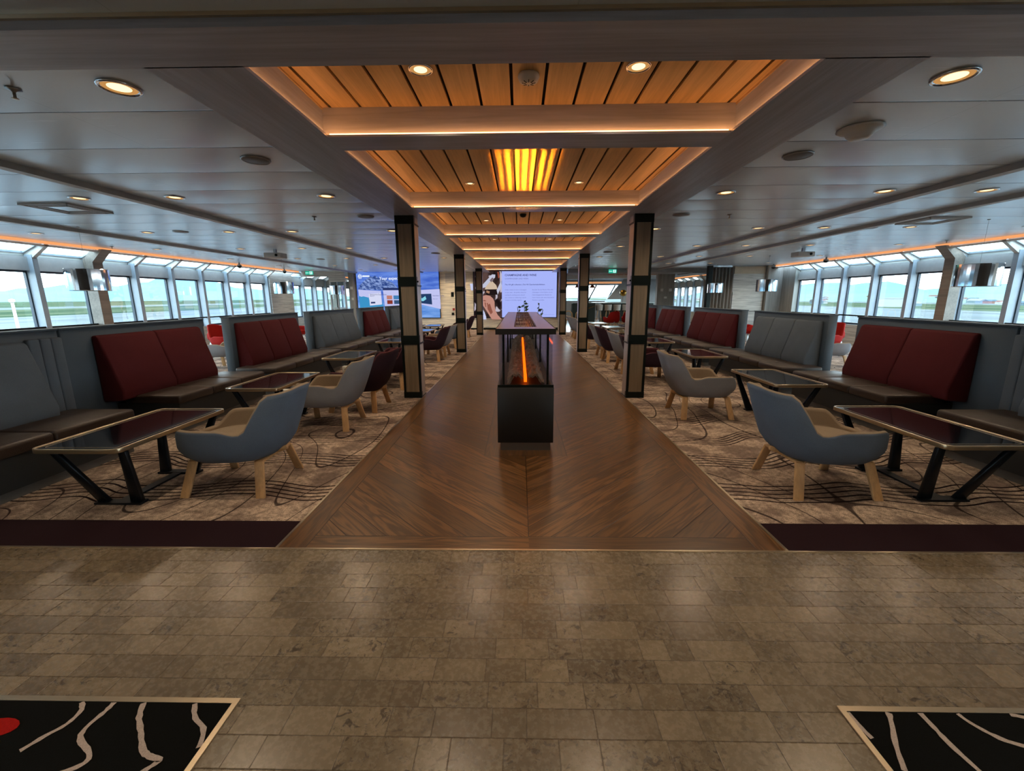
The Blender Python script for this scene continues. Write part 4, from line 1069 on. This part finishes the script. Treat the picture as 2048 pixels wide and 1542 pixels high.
hs = [150+70*math.sin(i*.33)+35*math.sin(i*.9+1)+18*math.sin(i*2.1) for i in range(60)]
ridge(-1, 3200, [h*1.15 for h in hs], 'hill_left', M_hill)
hs = [120+55*math.sin(i*.41+2)+30*math.sin(i*1.1)+10*math.sin(i*2.6) for i in range(60)]
ridge(1, 3200, [h*1.1 for h in hs], 'hill_right', M_hill)
ridge(1, 900, [26+6*math.sin(i*.7) for i in range(60)], 'hill_town', mat('town_slope', '#5d6c60', .95, fn=hill_fn, spec=0.))
m = MB(); m.add([(-60, 28, GZ), (300, 28.5, GZ), (300, 6000, GZ)], [(0, 1, 2)])
hm = [mat('house_%d' % i, c, .8, spec=0.) for i, c in enumerate(('#8a8680', '#6f5148', '#5f6a6c', '#77694f', '#4a5458'))]
mr = [mat('roof_%d' % i, c, .8, spec=0.) for i, c in enumerate(('#5f403a', '#43494d', '#6b6966'))]
prot = []
for i in range(6):
    mb = MB(); w, d, h = random.uniform(5, 9), random.uniform(7, 14), random.uniform(3, 5.5)
    mb.box(-w, w, -d, d, 0, h, 0); mb.prism([(-w-.5, h), (w+.5, h), (0, h+w*.45)], -d-.5, d+.5, 1)
    prot.append((mb, hm[i % 5], mr[i % 3]))
ho = []
for i, (mb, a, b) in enumerate(prot): o = mb.build('house', [a, b]); ho.append(o)
k = 0
for i in range(240):
    gi, gj = i % 20, i//20
    x = 560+gi*42+random.uniform(-9, 9); y = x*.75+gj*(170+x*.06)+gi*23+random.uniform(-12, 12)
    gz = GZ if x < 900 else GZ+26*math.sin((x-900)/1400*PI/2)**1.3
    src = ho[i % 6]
    o = src if i < 6 else src.copy()
    if i >= 6: C.objects.link(o)
    o.location = (x, y, gz-.3); o.rotation_euler = (0, 0, random.choice((0, PI/2))+random.uniform(-.3, .3)); q = random.uniform(.7, 1.1); o.scale = (q, q, q)
    tag(o, 'small pale house in the hazy town outside the right windows', 'house', 'distant town houses')
o = MB().box(-9, 9, -13, 13, 0, 11).box(-9.5, 9.5, -13.5, 13.5, 11, 12).build('warehouse', mat('warehouse_white', '#8f8f8c', .8, spec=0.)); o.location = (500, 590, GZ-.1); tag(o, 'big white warehouse in the town outside the right windows', 'building')
t = thing('loading_crane', 'dark loading crane boom outside the right windows', 'crane', (58, 62, GZ))
MB().bar((-4, -4, 11.0), (1.5, 1.5, 8.5), .9, .7).build('boom', M_iron, t); MB().box(.8, 2.4, .8, 2.4, 7.6, 8.8).box(1.2, 2.0, 1.2, 2.0, 0, 7.6).build('cab', M_iron, t)
t = thing('mast', 'pale mast with a white cap outside the nearest left window', 'mast', (-30.2, 25.2, GZ))
MB().lathe([(0, 0), (.10, 0), (.07, 14.3), (0, 14.3)], n=12).build('pole', mat('mast_paint', '#a09088', .6), t); MB().lathe([(0, 14.3), (.13, 14.3), (.13, 14.45), (0, 14.5)], n=12).build('cap', M_white, t)
t = thing('digger', 'yellow digger on the flats outside the left windows', 'digger', (-175, 215, GZ))
my = mat('digger_yellow', '#d9ab4c', .5)
MB().box(-3, 2, -1.5, 1.5, 1.2, 3.2).build('body', my, t); MB().box(-3.5, 3, -1.8, -1.0, 0, 1.2).box(-3.5, 3, 1.0, 1.8, 0, 1.2).build('track', M_iron, t)
m = MB(); m.bar((2, 0, 2.2), (5, 0, 4.6), .6, .6); m.bar((5, 0, 4.6), (7, 0, 1.8), .5, .5); m.build('arm', my, t)
o = MB().box(-14, 14, -8, 8, 0, 9).build('shed', hm[0]); o.location = (-300, 760, GZ); tag(o, 'white shed on the far shore outside the left windows', 'building')
